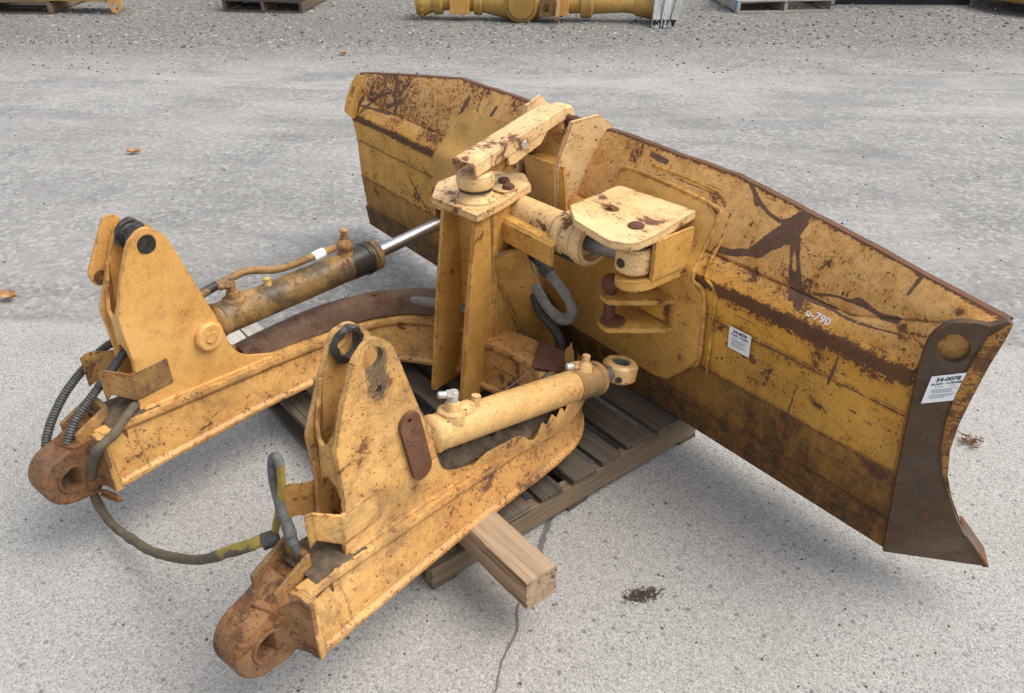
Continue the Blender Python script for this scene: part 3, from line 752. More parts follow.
# trough of dirt and the torn guard on the right arm
bm = B(); rng = random.Random(8); g = []
for i in range(26):
    t = i / 25; f = 1.20 + .64 * t; xc = .485 - .01 * t; row = []
    for j in range(9):
        o = -.070 + j * (.0110 + .0068 * max(0, min(1, (f - 1.40) / .16)))
        row.append(bm.verts.new((xc + o, f, zt(f) + .002 + (.070 if 0 < j < 8 else .02) * (1 - ((j - 4) / 5.2) ** 2) * (.6 + .8 * rng.random()))))
    g.append(row)
for a, b in zip(g, g[1:]):
    for j in range(8): bm.faces.new((a[j], a[j + 1], b[j + 1], b[j]))
obj('soil_cake', bm, 'soil', armR, MF, sharp=90)
pathR = arm_path(1)
for o0, o1, h0, h1, f0, nm in ((.034, .104, .046, .070, 1.36, 'torn_guard'), (-.01, .052, .02, .100, 1.62, 'torn_guard')):
    bm = B(); rng = random.Random(int(o1 * 1000)); sub = [p for p in resample(pathR, .007) if p.y > f0 and p.x > .36]; rings = []; n_ = len(sub) - 1
    for i, p in enumerate(sub):
        d = (sub[min(i + 1, n_)] - sub[max(i - 1, 0)]).normalized(); nrm = Vector((d.y, -d.x, 0)); t = i / n_
        off = o0 + (o1 - o0) * min(1, t * 1.8); b = zt(p.y) - (.012 if o0 > 0 else 0)
        hh = h0 * min(1, .25 + t * 8) * (1 - min(1, t * 1.6)) + h1 * min(1, t * 1.6)
        if o0 > 0:
            hh -= .036 * math.exp(-((t - .36) / .045) ** 2) * (1 + .3 * rng.random())
            if t > .36: hh += rng.uniform(-.008, .004) + .010 * math.sin(i * 1.15)
            if t < .36: hh += .004 * noise.noise(Vector((i * .15, 0, 0)))
        else: hh += rng.uniform(-.006, .005) + .008 * math.sin(i * 1.3)
        if t > .9: hh *= (1 - t) / .1 * .7 + .3
        q = p + nrm * off
        rings.append([bm.verts.new((q.x, q.y, b)), bm.verts.new((q.x + nrm.x * .003, q.y + nrm.y * .003, b + .012 + hh * .5)), bm.verts.new((q.x, q.y, b + .012 + hh))])
    for a, b in zip(rings, rings[1:]):
        for j in range(2): bm.faces.new((a[j], a[j + 1], b[j + 1], b[j]))
    bmesh.ops.solidify(bm, geom=bm.faces[:], thickness=.007)
    obj(nm, bm, 'arm', armR, MF)
bm = B(); prism(bm, [(.33, 1.90), (.43, 1.95), (.36, 2.06), (.24, 2.06)], .386, .394, ZS); obj('cover_plate', bm, 'rust', armR, MF, .002)

# ---- mast
bm = B()
prism(bm, [(1.99, .16), (2.30, .16), (2.16, .70), (2.10, .885), (1.975, .885)], -.072, .072, XS)
mast = obj('mast', bm, 'mast', root, MF, .003)
for x in (-.081, .063):
    bm = B()
    prism(bm, rounded([(1.800, .165), (1.825, .35), (1.850, .545), (1.880, .72), (1.905, .886), (2.02, .886), (2.02, .165)], [.01, .1, .1, .1, .01, 0, 0]), x, x + .018, XS)
    obj('fin', bm, 'mast', mast, MF, .003)
for sg in (1, -1):
    bm = B()
    q = [(sg * .076, 1.985, .700), (sg * .076, 2.225, .20), (sg * .190, 2.31, .21), (sg * .160, 2.075, .74)]
    vs = [bm.verts.new(p) for p in q]; bm.faces.new(vs)
    bmesh.ops.subdivide_edges(bm, edges=bm.edges[:], cuts=4, use_grid_fill=True)
    bmesh.ops.solidify(bm, geom=bm.faces[:], thickness=.016)
    br = obj('brace_plate', bm, 'mast', mast, MF, .003)
    bm = B(); tube(bm, smooth_path([q[0], Vector(q[0]).lerp(Vector(q[1]), .5) + Vector((0, -.01, 0)), q[1]], 12), .008, 8, .3); obj('weld_bead', bm, 'mast', br, MF)
    bm = B()
    prism(bm, [(sg * .07, 1.97), (sg * .155, 2.08), (sg * .12, 2.16), (sg * .07, 2.16)], lambda a, b: .70 + (abs(a) - .07) * .4, lambda a, b: .712 + (abs(a) - .07) * .4, ZS); obj('brace_cap', bm, 'dirty', br, MF, .002)
for x in (-.083, .083):
    bm = B(); tube(bm, smooth_path([(x, 1.99, .875), (x, 1.99, .6), (x, 1.99, .2)], 30), .007, 8, .35); obj('weld_bead', bm, 'mast', mast, MF)
bm = B(); tube(bm, smooth_path([(-.09, 1.903, .883), (.0, 1.903, .883), (.09, 1.905, .883), (.09, 2.0, .883), (.08, 2.1, .883)], 10), .006, 8, .35); obj('weld_bead', bm, 'mast', mast, MF)
bm = B()
tpl = rounded([(-.125, 1.905), (.105, 1.882), (.105, 2.0), (.078, 2.215), (-.02, 2.30), (-.20, 2.20), (-.215, 2.03)], [.006, .006, .01, .02, .03, .02, .01])
prism(bm, tpl, .886, .912, ZS); obj('top_plate', bm, 'cream', mast, MF, .003)
bm = B(); lathe(bm, (0, 2.0, .912), (0, 2.0, 1.2), [(0, .078), (.008, .070), (.03, .050), (.045, .046), (.055, .046)]); obj('ball_boss', bm, 'cream', mast, MF, .002)
for p in ((.045, 2.125), (-.005, 2.16)):
    bm = B(); hexbolt(bm, (*p, .912), (0, 0, 1), .022, .022); obj('plate_bolt', bm, 'rust', mast, MF)
bm = B(); prism(bm, rounded([(-.01, 2.08), (.06, 2.08), (.075, 2.15), (-.03, 2.19)], .015), .912, .920, ZS); obj('lock_plate', bm, 'cream', mast, MF, .002)
bm = B(); ball(bm, (0, 2.33, .30), .11, 24); cyl(bm, (0, 2.05, .29), (0, 2.30, .29), .085); obj('centre_ball', bm, 'rusty', mast, MF)
# hose box beside the mast
bm = B()
prism(bm, [(-.352, .748), (-.352, .820), (-.342, .832), (-.250, .850), (-.250, .840), (-.338, .819), (-.341, .748)], -.09, .372, XS)
gb = obj('hose_box', bm, 'mast', mast, MB, .003)
bm = B(); hexbolt(bm, (.30, -.28, .838), (0, -.1, 1), .016, .010); obj('box_bolt', bm, 'rust', gb, MB)

# ---- pitch link from the mast to the blade
bm = B(); d = Vector((0, .49, .075)).normalized()
a0 = Vector((0, 1.945, 1.012)); u = Vector((1, 0, 0)); w = u.cross(d)
def ch(s, x, h): return a0 + d * s + u * x + w * h
bm = B()
sec = [(-.052, 0), (-.052, .043), (-.046, .049), (.046, .049), (.052, .043), (.052, 0), (.042, 0), (.042, .037), (-.042, .037), (-.042, 0)]
rings = [[bm.verts.new(ch(s, x, h)) for x, h in sec] for s in (0, .12, .25, .38, .515)]
for a, b in zip(rings, rings[1:]):
    for j in range(len(sec)): bm.faces.new((a[j - 1], a[j], b[j], b[j - 1]))
bm.faces.new(rings[0]); bm.faces.new(rings[-1][::-1])
for x in (.043, -.053):
    vs0 = [ch(s, x, h) for s, h in ((.17, -.032), (.20, -.04), (.36, -.03), (.40, .002), (.17, .002))]
    lo = [bm.verts.new(p) for p in vs0]; hi = [bm.verts.new(p + u * .010) for p in vs0]
    bm.faces.new(lo); bm.faces.new(hi[::-1])
    for i in range(5): bm.faces.new((lo[i - 1], lo[i], hi[i], hi[i - 1]))
lk = obj('pitch_link', bm, 'cream', root, MF, .002)
bm = B(); cyl(bm, ch(.08, 0, -.012), ch(.27, 0, -.012), .034); obj('link_body', bm, 'dirty', lk, MF)
bm = B(); cyl(bm, ch(.25, 0, -.014), ch(.50, 0, -.014), .023); obj('link_rod', bm, 'chrome', lk, MF)
bm = B(); lathe(bm, (0, 2.0, .948), (0, 2.0, 1.2), [(0, .050), (.012, .064), (.035, .068), (.055, .064), (.062, .052)], 32); obj('link_socket', bm, 'cream', lk, MF, .002)
bm = B(); ring(bm, (0, 2.0, .952), (0, 0, 1), .012, .060, .03, 28); obj('seal_ring', bm, 'grease', lk, MF)
bm = B(); ring(bm, ch(.545, 0, -.018), (1, 0, 0), .075, .055, .022, 30, .010); obj('link_eye', bm, 'cream', lk, MF)
bm = B(); cyl(bm, ch(.545, -.15, -.018), ch(.545, .13, -.018), .021); obj('link_pin', bm, 'rust', lk, MF)
bm = B(); hexbolt(bm, ch(.255, .053, .012), (1, 0, 0), .015, .010); obj('link_bolt', bm, 'zinc', lk, MF)

# ---- angle cylinders
def port(bm, c, up, side, h=.035):
    c = Vector(c); up = Vector(up).normalized(); side = Vector(side).normalized()
    lathe(bm, c - up * .02, c + up, [(0, .032), (.030, .030), (.038, .017), (.02 + h, .016), (.024 + h, .013)], 16)
def elbow(bm, c, up, side):
    c = Vector(c); up = Vector(up).normalized(); side = Vector(side).normalized()
    lathe(bm, c, c + up, [(0, .014), (.03, .014), (.034, .011)], 14)
    hexbolt(bm, c + up * .022 - side * .006, side, .014, .028)
    lathe(bm, c + up * .022 + side * .02, c + up * .022 + side, [(0, .0105), (.022, .0105), (.026, .007)], 12)
# right: retracted, its rod eye hanging free
a = Vector((.468, 1.14, .597)); b = Vector((.572, 1.985, .416)); d = (b - a).normalized(); ln = (b - a).length
upv = (Vector((0, 0, 1)) - d * d.z).normalized(); sdv = d.cross(upv)
bm = B(); lathe(bm, a + d * .095, b, [(0, .035), (.010, .052), (.022, .057), (.028, .053), (.04, .0535), (ln - .16, .0535), (ln - .155, .0535)])
cr = obj('angle_cylinder', bm, 'cyl', root, MF, .002)
bm = B(); lathe(bm, a + d * (ln - .165), b + d, [(0, .0545), (.04, .0555), (.10, .0555), (.104, .060), (.128, .060), (.135, .050), (.15, .034)]); obj('cylinder_gland', bm, 'dirty', cr, MF, .002)
bm = B(); ring(bm, a, (1, 0, 0), .07, .055, .032, 28, .006); cyl(bm, a + d * .045, a + d * .11, .036); obj('cylinder_eye', bm, 'dirty', cr, MF)
bm = B(); cyl(bm, b - d * .02, b + d * .045, .026); obj('rod', bm, 'steel', cr, MF)
e = b + d * .094
bm = B(); ring(bm, e, upv, .066, .063, .034, 40, .010); obj('rod_eye', bm, 'cyl', cr, MF)
bm = B(); ring(bm, e, upv, .058, .0345, .026, 32, .003); obj('eye_bushing', bm, 'steel', cr, MF)
q = e + sdv * .055 - d * 0.012
bm = B(); cyl(bm, e + Vector((.5, -.86, 0)) * .052, e + Vector((.5, -.86, 0)).normalized() * .0655, .012, n=14); obj('grease_hole', bm, 'grease', cr, MF)
bm = B(); c0 = a + d * .175 + upv * .050
lathe(bm, c0 - upv * .02, c0 + upv, [(0, .046), (.028, .040), (.034, .026), (.055, .020), (.058, .014)], 20); ball(bm, c0 + d * .045 - upv * .004, .030, 14, (1, 1.6, .8)); obj('port_boss', bm, 'cyl', cr, MF)
bm = B(); elbow(bm, c0 + upv * .038, upv, Vector((-.55, -.75, .1))); obj('elbow_fitting', bm, 'zinc', cr, MF)
bm = B(); c1 = a + d * .265 + upv * .045; lathe(bm, c1, c1 + upv, [(0, .020), (.012, .014), (.038, .014), (.040, .008)], 16); obj('capped_port', bm, 'cyl', cr, MF)
bm = B(); c2 = a + d * (ln - .115) + upv * .050; lathe(bm, c2 - upv * .01, c2 + upv, [(0, .030), (.03, .026), (.042, .014), (.064, .013), (.066, .008)], 16); hexbolt(bm, c2 + upv * .018, Vector((-.6, -.75, 0)), .016, .04); obj('port_boss', bm, 'cyl', cr, MF)
bm = B(); lathe(bm, c2 + upv * .018 + Vector((-.6, -.75, 0)).normalized() * .04, c2 + upv * .018 + Vector((-.6, -.75, 0)) * 3, [(0, .014), (.020, .014), (.024, .009)], 12); obj('elbow_fitting', bm, 'zinc', cr, MF)
# left: extended, its rod pinned to the blade behind the mast
a = Vector((-.500, 1.14, .590)); b = Vector((-.500, 1.955, .560)); d = (b - a).normalized(); ln = (b - a).length
upv = (Vector((0, 0, 1)) - d * d.z).normalized()
bm = B(); lathe(bm, a + d * .06, b, [(0, .038), (.012, .056), (.022, .062), (.030, .062), (.034, .058), (ln - .10, .058), (ln - .098, .064), (ln - .07, .064), (ln - .06, .048)])
cL = obj('angle_cylinder', bm, 'oily', root, MF, .002, label='extended cylinder with its polished rod showing')
bm = B(); ring(bm, a, (1, 0, 0), .07, .055, .032, 28, .006); cyl(bm, a + d * .04, a + d * .08, .036); obj('cylinder_eye', bm, 'dirty', cL, MF)
bm = B(); lathe(bm, a + d * (ln - .16), b + d, [(0, .0585), (.03, .0605), (.085, .0605), (.088, .066), (.105, .066), (.110, .052)]); obj('cylinder_gland', bm, 'gland', cL, MF, .002)
bm = B(); re_ = Vector((-.49, 2.36, .572)); cyl(bm, b - d * .07, re_, .0265); obj('rod', bm, 'chrome', cL, MF)
bm = B(); ring(bm, Vector((-.487, 2.40, .572)), (0, 0, 1), .062, .05, .024, 28, .006); obj('rod_eye', bm, 'dirty', cL, MF)
bm = B(); c0 = a + d * .16 + upv * .05; lathe(bm, c0 - upv * .02, c0 + upv, [(0, .045), (.026, .040), (.034, .026), (.052, .022), (.055, .014)], 20); ball(bm, c0 + d * .05 - upv * .006, .028, 14, (1, 1.7, .8)); obj('port_boss', bm, 'dirty', cL, MF)
bm = B(); elbow(bm, c0 + upv * .035, upv, Vector((-.3, -.9, .05))); obj('elbow_fitting', bm, 'dirty', cL, MF)
bm = B(); c1 = a + d * .30 + upv * .046; lathe(bm, c1, c1 + upv, [(0, .020), (.012, .014), (.034, .014), (.036, .008)], 16); obj('capped_port', bm, 'cyl', cL, MF)
bm = B(); c2 = a + d * (ln - .155) + upv * .045; lathe(bm, c2 - upv * .01, c2 + upv, [(0, .032), (.03, .028), (.05, .024)], 16); ball(bm, c2 + upv * .045, .032, 14); lathe(bm, c2 + upv * .06, c2 + upv * 2, [(0, .020), (.035, .013), (.045, .016), (.05, .01)], 12); obj('port_boss', bm, 'dirty', cL, MF)
bm = B(); s0 = c2 + upv * .040 + Vector((-.02, -.03, 0)); tube(bm, smooth_path([s0, s0 + Vector((-.012, -.05, -.006)), s0 + Vector((-.014, -.25, .004)), c0 + Vector((-.055, .10, .052)), c0 + Vector((-.055, -.03, .044)), c0 + Vector((-.05, -.14, .03))], 8), .014, 12, .06); obj('supply_pipe', bm, 'dirty', cL, MF)
bm = B(); t = s0 + Vector((-.012, -.05, -.006)); cyl(bm, t, t + Vector((0, -.05, -.003)), .019); obj('pipe_label', bm, 'paper', cL, MF)
bm = B(); tube(bm, smooth_path([c0 + Vector((-.05, -.02, .05)), c0 + Vector((-.06, -.08, .035)), c0 + Vector((-.07, -.2, .0))], 8), .016, 12, .05); obj('supply_hose', bm, 'rubber', cL, MF)

# ---- hoses
bm = B(); P = smooth_path([(-.505, .98, .462), (-.485, .92, .458), (-.44, .84, .458), (-.385, .755, .447), (-.375, .69, .43), (-.455, .68, .31), (-.505, .68, .20), (-.50, .682, .125), (-.455, .686, .075), (-.35, .69, .078), (-.2, .685, .125), (-.03, .69, .205), (.13, .69, .308), (.26, .705, .41), (.34, .735, .463)], 10)
tube(bm, resample(P, .008), .0145, 14, .16); h3 = obj('hydraulic_hose', bm, 'muddyhose', root, MF, label='long muddy hose sagging between the two arms')
bm = B(); P = smooth_path([(.20, .697, .36), (.26, .707, .412), (.33, .735, .460), (.362, .78, .475)], 8); tube(bm, P, lambda t: .0152 + .001 * t, 14, .08); obj('hose_sleeve', bm, 'yellowhose', h3, MF)
bm = B(); cyl(bm, (.350, .755, .465), (.372, .788, .473), .022, n=16); obj('hose_clamp', bm, 'rubber', h3, MF)
bm = B(); cyl(bm, (-.47, .68, .27), (-.485, .68, .235), .019, n=16); P = smooth_path([(-.47, .69, .20), (-.43, .71, .185), (-.40, .715, .20), (-.43, .70, .22), (-.48, .685, .215)], 8); tube(bm, P, .007, 8); obj('hose_clamp', bm, 'rusty', h3, MF)
bm = B(); P = smooth_path([(.360, .785, .47), (.385, .795, .56), (.415, .80, .66), (.425, .80, .715), (.43, .80, .742)], 8); tube(bm, P, .010, 12, .15); h4 = obj('hydraulic_hose', bm, 'yellowhose', root, MF, label='short stub of yellow hose turned upwards')
bm = B(); P = smooth_path([(.428, .80, .735), (.418, .80, .752), (.402, .80, .738), (.392, .798, .69), (.395, .795, .63), (.412, .79, .575), (.425, .788, .548)], 8); tube(bm, P, .0125, 14, .05); h5 = obj('hydraulic_hose', bm, 'greyhose', root, MF, label='short grey hose looped over beside the near tower')
bm = B(); lathe(bm, (.421, .789, .558), (.448, .782, .505), [(0, .0155), (.012, .0155), (.014, .0165), (.040, .0165), (.042, .014), (.062, .014)], 14); P = smooth_path([(.446, .783, .51), (.454, .785, .478), (.462, .792, .450), (.470, .80, .425)], 6); tube(bm, P, .012, 12); obj('hose_ferrule', bm, 'greyhose', h5, MF)
bm = B(); P = smooth_path([(-.56, 1.02, .60), (-.60, .965, .612), (-.62, .90, .597), (-.62, .836, .569), (-.62, .74, .506), (-.62, .664, .421), (-.615, .625, .34), (-.59, .62, .26)], 10)
tube(bm, resample(P, .0045), .0135, 14, 0, .12); obj('armoured_hose', bm, 'spring', root, MF, label='hose wrapped in a steel spring behind the far eye')
bm = B(); P = smooth_path([(-.50, 1.0, .60), (-.52, .924, .615), (-.52, .857, .573), (-.52, .80, .535)], 10); tube(bm, P, .0135, 14, .05); h6 = obj('hydraulic_hose', bm, 'rubber', root, MF, label='black hose leaving the far tower foot')
bm = B(); P = smooth_path([(-.52, .81, .54), (-.52, .758, .503), (-.52, .70, .455), (-.515, .66, .40)], 10); tube(bm, resample(P, .0045), .013, 12, 0, .12); obj('spring_guard', bm, 'spring', h6, MF)
bm = B(); P = smooth_path([(.06, 2.16, .74), (.109, 2.14, .704), (.156, 2.14, .67), (.212, 2.14, .639)], 8); tube(bm, P, .014, 12); h7 = obj('hydraulic_hose', bm, 'rubber', root, MF, label='black hose with a grey sleeve looping beside the mast')
bm = B(); P = smooth_path([(.203, 2.14, .642), (.253, 2.14, .608), (.304, 2.14, .564), (.330, 2.14, .52), (.316, 2.14, .476), (.268, 2.145, .461), (.212, 2.15, .484), (.173, 2.15, .526), (.14, 2.155, .575), (.11, 2.17, .63)], 10); tube(bm, resample(P, .007), lambda t: .0165 + .0045 * math.sin(t * 3.1), 14, .18); obj('hose_sleeve', bm, 'sleeve', h7, MF)
bm = B(); cyl(bm, (.190, 2.14, .650), (.222, 2.14, .632), .023, n=14); obj('hose_ferrule', bm, 'rubber', h7, MF)
bm = B(); P = smooth_path([(.10, 2.18, .60), (.134, 2.16, .526), (.174, 2.16, .444), (.240, 2.16, .392), (.268, 2.16, .337), (.25, 2.16, .255), (.20, 2.14, .18)], 10); tube(bm, P, .019, 14, .05); obj('hydraulic_hose', bm, 'rubber', root, MF, label='dark hose running down along the mast brace')
bm = B(); P = smooth_path([(.06, 1.86, .19), (.16, 1.70, .23), (.26, 1.78, .30), (.34, 1.9, .39)], 8); tube(bm, P, .0016, 6); obj('loose_wire', bm, 'sleeve', root, MF)

# ================================================================== TIMBER
def board(name, parent, MX, x0, x1, y0, y1, z0, z1, mat, rng, warp=.003):
    bm = B(); ax = 0 if x1 - x0 > y1 - y0 else 1
    n = 14; rings = []
    for i in range(n + 1):
        t = i / n; w = [rng.uniform(-warp, warp) for _ in range(3)]
        if ax == 0:
            x = x0 + (x1 - x0) * t
            rings.append([bm.verts.new((x + (rng.uniform(-.004, .004) if i in (0, n) else 0), y + w[0] * .6, z + w[1] * .4)) for y, z in ((y0, z0), (y1, z0), (y1, z1), (y0, z1))])
        else:
            y = y0 + (y1 - y0) * t
            rings.append([bm.verts.new((x + w[0] * .6, y, z + w[1] * .4)) for x, z in ((x0, z0), (x0, z1), (x1, z1), (x1, z0))])
    for a, b in zip(rings, rings[1:]):
        for j in range(4): bm.faces.new((a[j - 1], a[j], b[j], b[j - 1]))
    bm.faces.new(rings[0]); bm.faces.new(rings[-1][::-1])
    return obj(name, bm, mat, parent, MX, .003)
def pallet(loc, rz, W, Dp, H, label, group=None, deck=8, cols=('wood_x', 'wood_y'), seed=1, dw=.095, blue=False, lead=False):
    """W along local x (deck boards), Dp along local y (stringers)"""
    rng = random.Random(seed)
    p = empty('wooden_pallet', loc, label, 'pallet', group, rz); MX = WM[p.name]
    for k in range(3):
        x = (.0, W / 2 - .02, W - .042)[k]
        board('stringer', p, MX, x, x + .042, 0, Dp, .018, H - .022, cols[1], rng, .002)
    for k in range(deck):
        y = (Dp - dw * (2.35 if lead else 1)) * k / (deck - 1) + rng.uniform(-.008, .008) * (0 < k < deck - 1)
        w = dw * rng.uniform(.85, 1.2) if 0 < k < deck - 1 else dw * (2.35 if lead and k else 1)
        board('deck_board', p, MX, -.004 + rng.uniform(-.012, .002), W + .004 + rng.uniform(-.025, .004), y, y + w, H - .0215, H, cols[0], rng)
    for y in (.0, Dp / 2 - .05, Dp - .095):
        board('bottom_board', p, MX, 0, W, y, y + .095, 0, .0175, cols[0], rng)
    if blue:
        bm = B(); box(bm, -.012, -.002, -.006, .05, .02, H); obj('blue_corner', bm, 'blue', p, MX)
    return p
pallet((-2.73, .885, 0), 0, 1.23, 1.225, .134, 'weathered wooden pallet under the yellow dozer blade and its push frame', seed=4, lead=True)
# timber across the pallet
bm = B(); rng = random.Random(2); rings = []
for i in range(30):
    t = i / 29; x = -1.176 - 1.55 * t; w = rng.uniform(-.003, .003)
    sec = rounded([(.991, .136), (1.100, .136), (1.100, .247), (.991, .247)], .005, 2)
    rings.append([bm.verts.new((x + (.006 * noise.noise(Vector((y * 20, z * 20, 0))) if i == 0 else 0), y + .003 * noise.noise(Vector((x * 5, y * 3, 1))) - (.006 if (z > .24 and y < 1.0 and .12 < t < .3) else 0), z + .004 * noise.noise(Vector((x * 6, y * 6, 5))))) for y, z in sec])
for a, b in zip(rings, rings[1:]):
    for j in range(len(a)): bm.faces.new((a[j - 1], a[j], b[j], b[j - 1]))
bm.faces.new(rings[0]); bm.faces.new(rings[-1][::-1])
tm = obj('timber_beam', bm, 'timber', None); tag(tm, 'square pale timber laid across the pallet under the near push arm', 'timber')
for k, (y0, y1) in enumerate(((.945, 1.03), (1.04, 1.125))):
    rng = random.Random(k + 20)
    bdo = board('loose_board', None, MI, -3.42, -2.78, y0, y1, .004, .028, 'greyboard', rng)
    tag(bdo, ('pale grey board on the ground under the left arm, nearer the pallet front', 'pale grey board on the ground under the left arm, nearer the dozer blade')[k], 'board', 'loose grey boards beside the pallet')

# ================================================================== GROUND
def ground_mat():
    m, nt, b = newmat('yard_ground')
    pos = N(nt, 'ShaderNodeNewGeometry').outputs['Position']
    dn = noise_n(nt, pos, 1.1, 6, .6); dn2 = noise_n(nt, pos, .35, 4, .6)
    # distance zones run along the driveway: the concrete apron, then gravel, then the loose stone verge
    dp = N(nt, 'ShaderNodeVectorMath', operation='DOT_PRODUCT'); L(nt, pos, dp.inputs[0]); dp.inputs[1].default_value = (-.7815, .6239, 0)
    f = mathn(nt, 'ADD', dp.outputs['Value'], mathn(nt, 'ADD', mathn(nt, 'MULTIPLY', mathn(nt, 'SUBTRACT', dn, .5), .55), mathn(nt, 'MULTIPLY', mathn(nt, 'SUBTRACT', dn2, .5), .8)))
    ap = N(nt, 'ShaderNodeVectorMath', operation='DOT_PRODUCT'); L(nt, pos, ap.inputs[0]); ap.inputs[1].default_value = (-.745, .667, 0)
    apn = mathn(nt, 'ADD', ap.outputs['Value'], mathn(nt, 'MULTIPLY', mathn(nt, 'SUBTRACT', noise_n(nt, pos, 2.2, 6, .6), .5), .10))
    apron = mathn(nt, 'SUBTRACT', 1, step(nt, apn, 3.20, 3.27))                 # 1 on the pale apron
    # aggregate
    def vor(scale, rnd=1):
        n = N(nt, 'ShaderNodeTexVoronoi', feature='F1'); L(nt, pos, n.inputs['Vector']); n.inputs['Scale'].default_value = scale; n.inputs['Randomness'].default_value = rnd
        s = N(nt, 'ShaderNodeSeparateColor'); L(nt, n.outputs['Color'], s.inputs[0]); return n.outputs['Distance'], s.outputs[0], s.outputs[1]
    d1, r1, g1 = vor(165); d2, r2, g2 = vor(330); d3, r3, g3 = vor(40)
    fine = noise_n(nt, pos, 260, 4, .7)
    agg1 = ramp(nt, r1, [(0, (.10, .10, .10)), (.12, (.165, .162, .155)), (.22, (.33, .318, .295)), (.72, (.41, .395, .368)), (1, (.56, .545, .515))])
    agg2 = ramp(nt, r2, [(0, (.14, .138, .132)), (.22, (.30, .29, .272)), (.75, (.39, .378, .352)), (1, (.60, .585, .55))])
    apc = mix(nt, .5, agg1, agg2)
    dk = mathn(nt, 'MULTIPLY', step(nt, g3, .93, .95), mathn(nt, 'SUBTRACT', 1, step(nt, d3, .22, .36)))
    apc = mix(nt, mathn(nt, 'MULTIPLY', dk, .75), apc, (.10, .10, .105))
    dirt = step(nt, noise_n(nt, pos, 1.6, 7, .65, .4), .50, .75)
    apc = mix(nt, mathn(nt, 'MULTIPLY', dirt, .45), apc, (.27, .25, .215))
    gv1 = ramp(nt, r1, [(0, (.105, .103, .098)), (.3, (.20, .197, .188)), (.75, (.295, .289, .272)), (1, (.44, .43, .405))])
    gv2 = ramp(nt, r2, [(0, (.11, .108, .104)), (.45, (.24, .235, .224)), (1, (.42, .41, .388))])
    gv3 = ramp(nt, r3, [(0, (.075, .073, .070)), (.25, (.16, .156, .148)), (.7, (.27, .263, .248)), (1, (.48, .465, .44))])
    gvc = mix(nt, .52, mix(nt, .5, gv1, gv2), gv3)
    pt = noise_n(nt, pos, 1.5, 9, .72, .5)
    gvc = mix(nt, mathn(nt, 'MULTIPLY', step(nt, pt, .50, .62), .40), gvc, (.135, .130, .122))
    big = noise_n(nt, pos, .8, 6, .6, .3)
    gvc = mix(nt, mathn(nt, 'MULTIPLY', step(nt, big, .40, .72), .45), gvc, (.40, .39, .375))
    # wheel-worn streaks across the yard
    lane = mapped(nt, pos, (1, 1, 1), (0, 0, R(-51.4 + 5)))
    st = noise_n(nt, mapped(nt, lane, (.55, 2.0, 1)), 1, 8, .66, .9)
    far = step(nt, f, 4.2, 8.2)
    st2 = noise_n(nt, mapped(nt, lane, (.50, 1.7, 1), (0, 0, 0), (3, 1, 0)), 1, 8, .68, 1.0)
    gvc = mix(nt, mathn(nt, 'MULTIPLY', step(nt, st2, .46, .64), .45), gvc, (.15, .148, .143))
    gvc = mix(nt, mathn(nt, 'MULTIPLY', step(nt, mathn(nt, 'SUBTRACT', 1, st2), .52, .66), .30), gvc, (.36, .35, .33))
    gvc = mix(nt, mathn(nt, 'MULTIPLY', far, mathn(nt, 'MULTIPLY', step(nt, st, .42, .66), .62)), gvc, (.43, .41, .38))
    vg = step(nt, mathn(nt, 'ADD', f, mathn(nt, 'MULTIPLY', mathn(nt, 'SUBTRACT', st, .5), 1.6)), 7.7, 9.9)                                                   # loose stony verge
    vr1 = ramp(nt, r3, [(0, (.055, .050, .042)), (.5, (.14, .128, .110)), (.85, (.25, .23, .205)), (1, (.46, .44, .41))])
    vcol = mix(nt, .35, vr1, mix(nt, step(nt, dn, .35, .7), (.055, .050, .042), (.118, .106, .090)))
    vcol = mix(nt, mathn(nt, 'MULTIPLY', step(nt, noise_n(nt, pos, .9, 5, .6), .52, .7), .4), vcol, (.10, .095, .075))
    gvc = mix(nt, mathn(nt, 'MULTIPLY', vg, .92), gvc, vcol)
    col = mix(nt, apron, gvc, apc)
    gf = noise_n(nt, pos, 420, 2, .6)
    col = mix(nt, mathn(nt, 'MULTIPLY', step(nt, gf, .50, .68), .50), col, (.13, .126, .12))
    col = mix(nt, mathn(nt, 'MULTIPLY', mathn(nt, 'SUBTRACT', 1, step(nt, gf, .32, .48)), .40), col, (.60, .585, .55))
    f2 = noise_n(nt, pos, 130, 3, .65)
    col = mix(nt, mathn(nt, 'MULTIPLY', step(nt, f2, .54, .66), .42), col, (.15, .148, .145))
    # oily dark soak mark under the machine's pallet side
    L(nt, col, b.inputs['Base Color']); b.inputs['Roughness'].default_value = .92
    h = mathn(nt, 'ADD', mathn(nt, 'MULTIPLY', d1, -.6), mathn(nt, 'ADD', mathn(nt, 'MULTIPLY', d2, -.3), mathn(nt, 'ADD', mathn(nt, 'MULTIPLY', fine, .25), mathn(nt, 'MULTIPLY', big, 2))))
    L(nt, bump(nt, h, .7, .006), b.inputs['Normal'])
    return m
bm = B(); prism(bm, [(-160, -160), (160, -160), (160, 160), (-160, 160)], -.3, 0, ZS)
obj('ground', bm, ground_mat(), kind='structure')
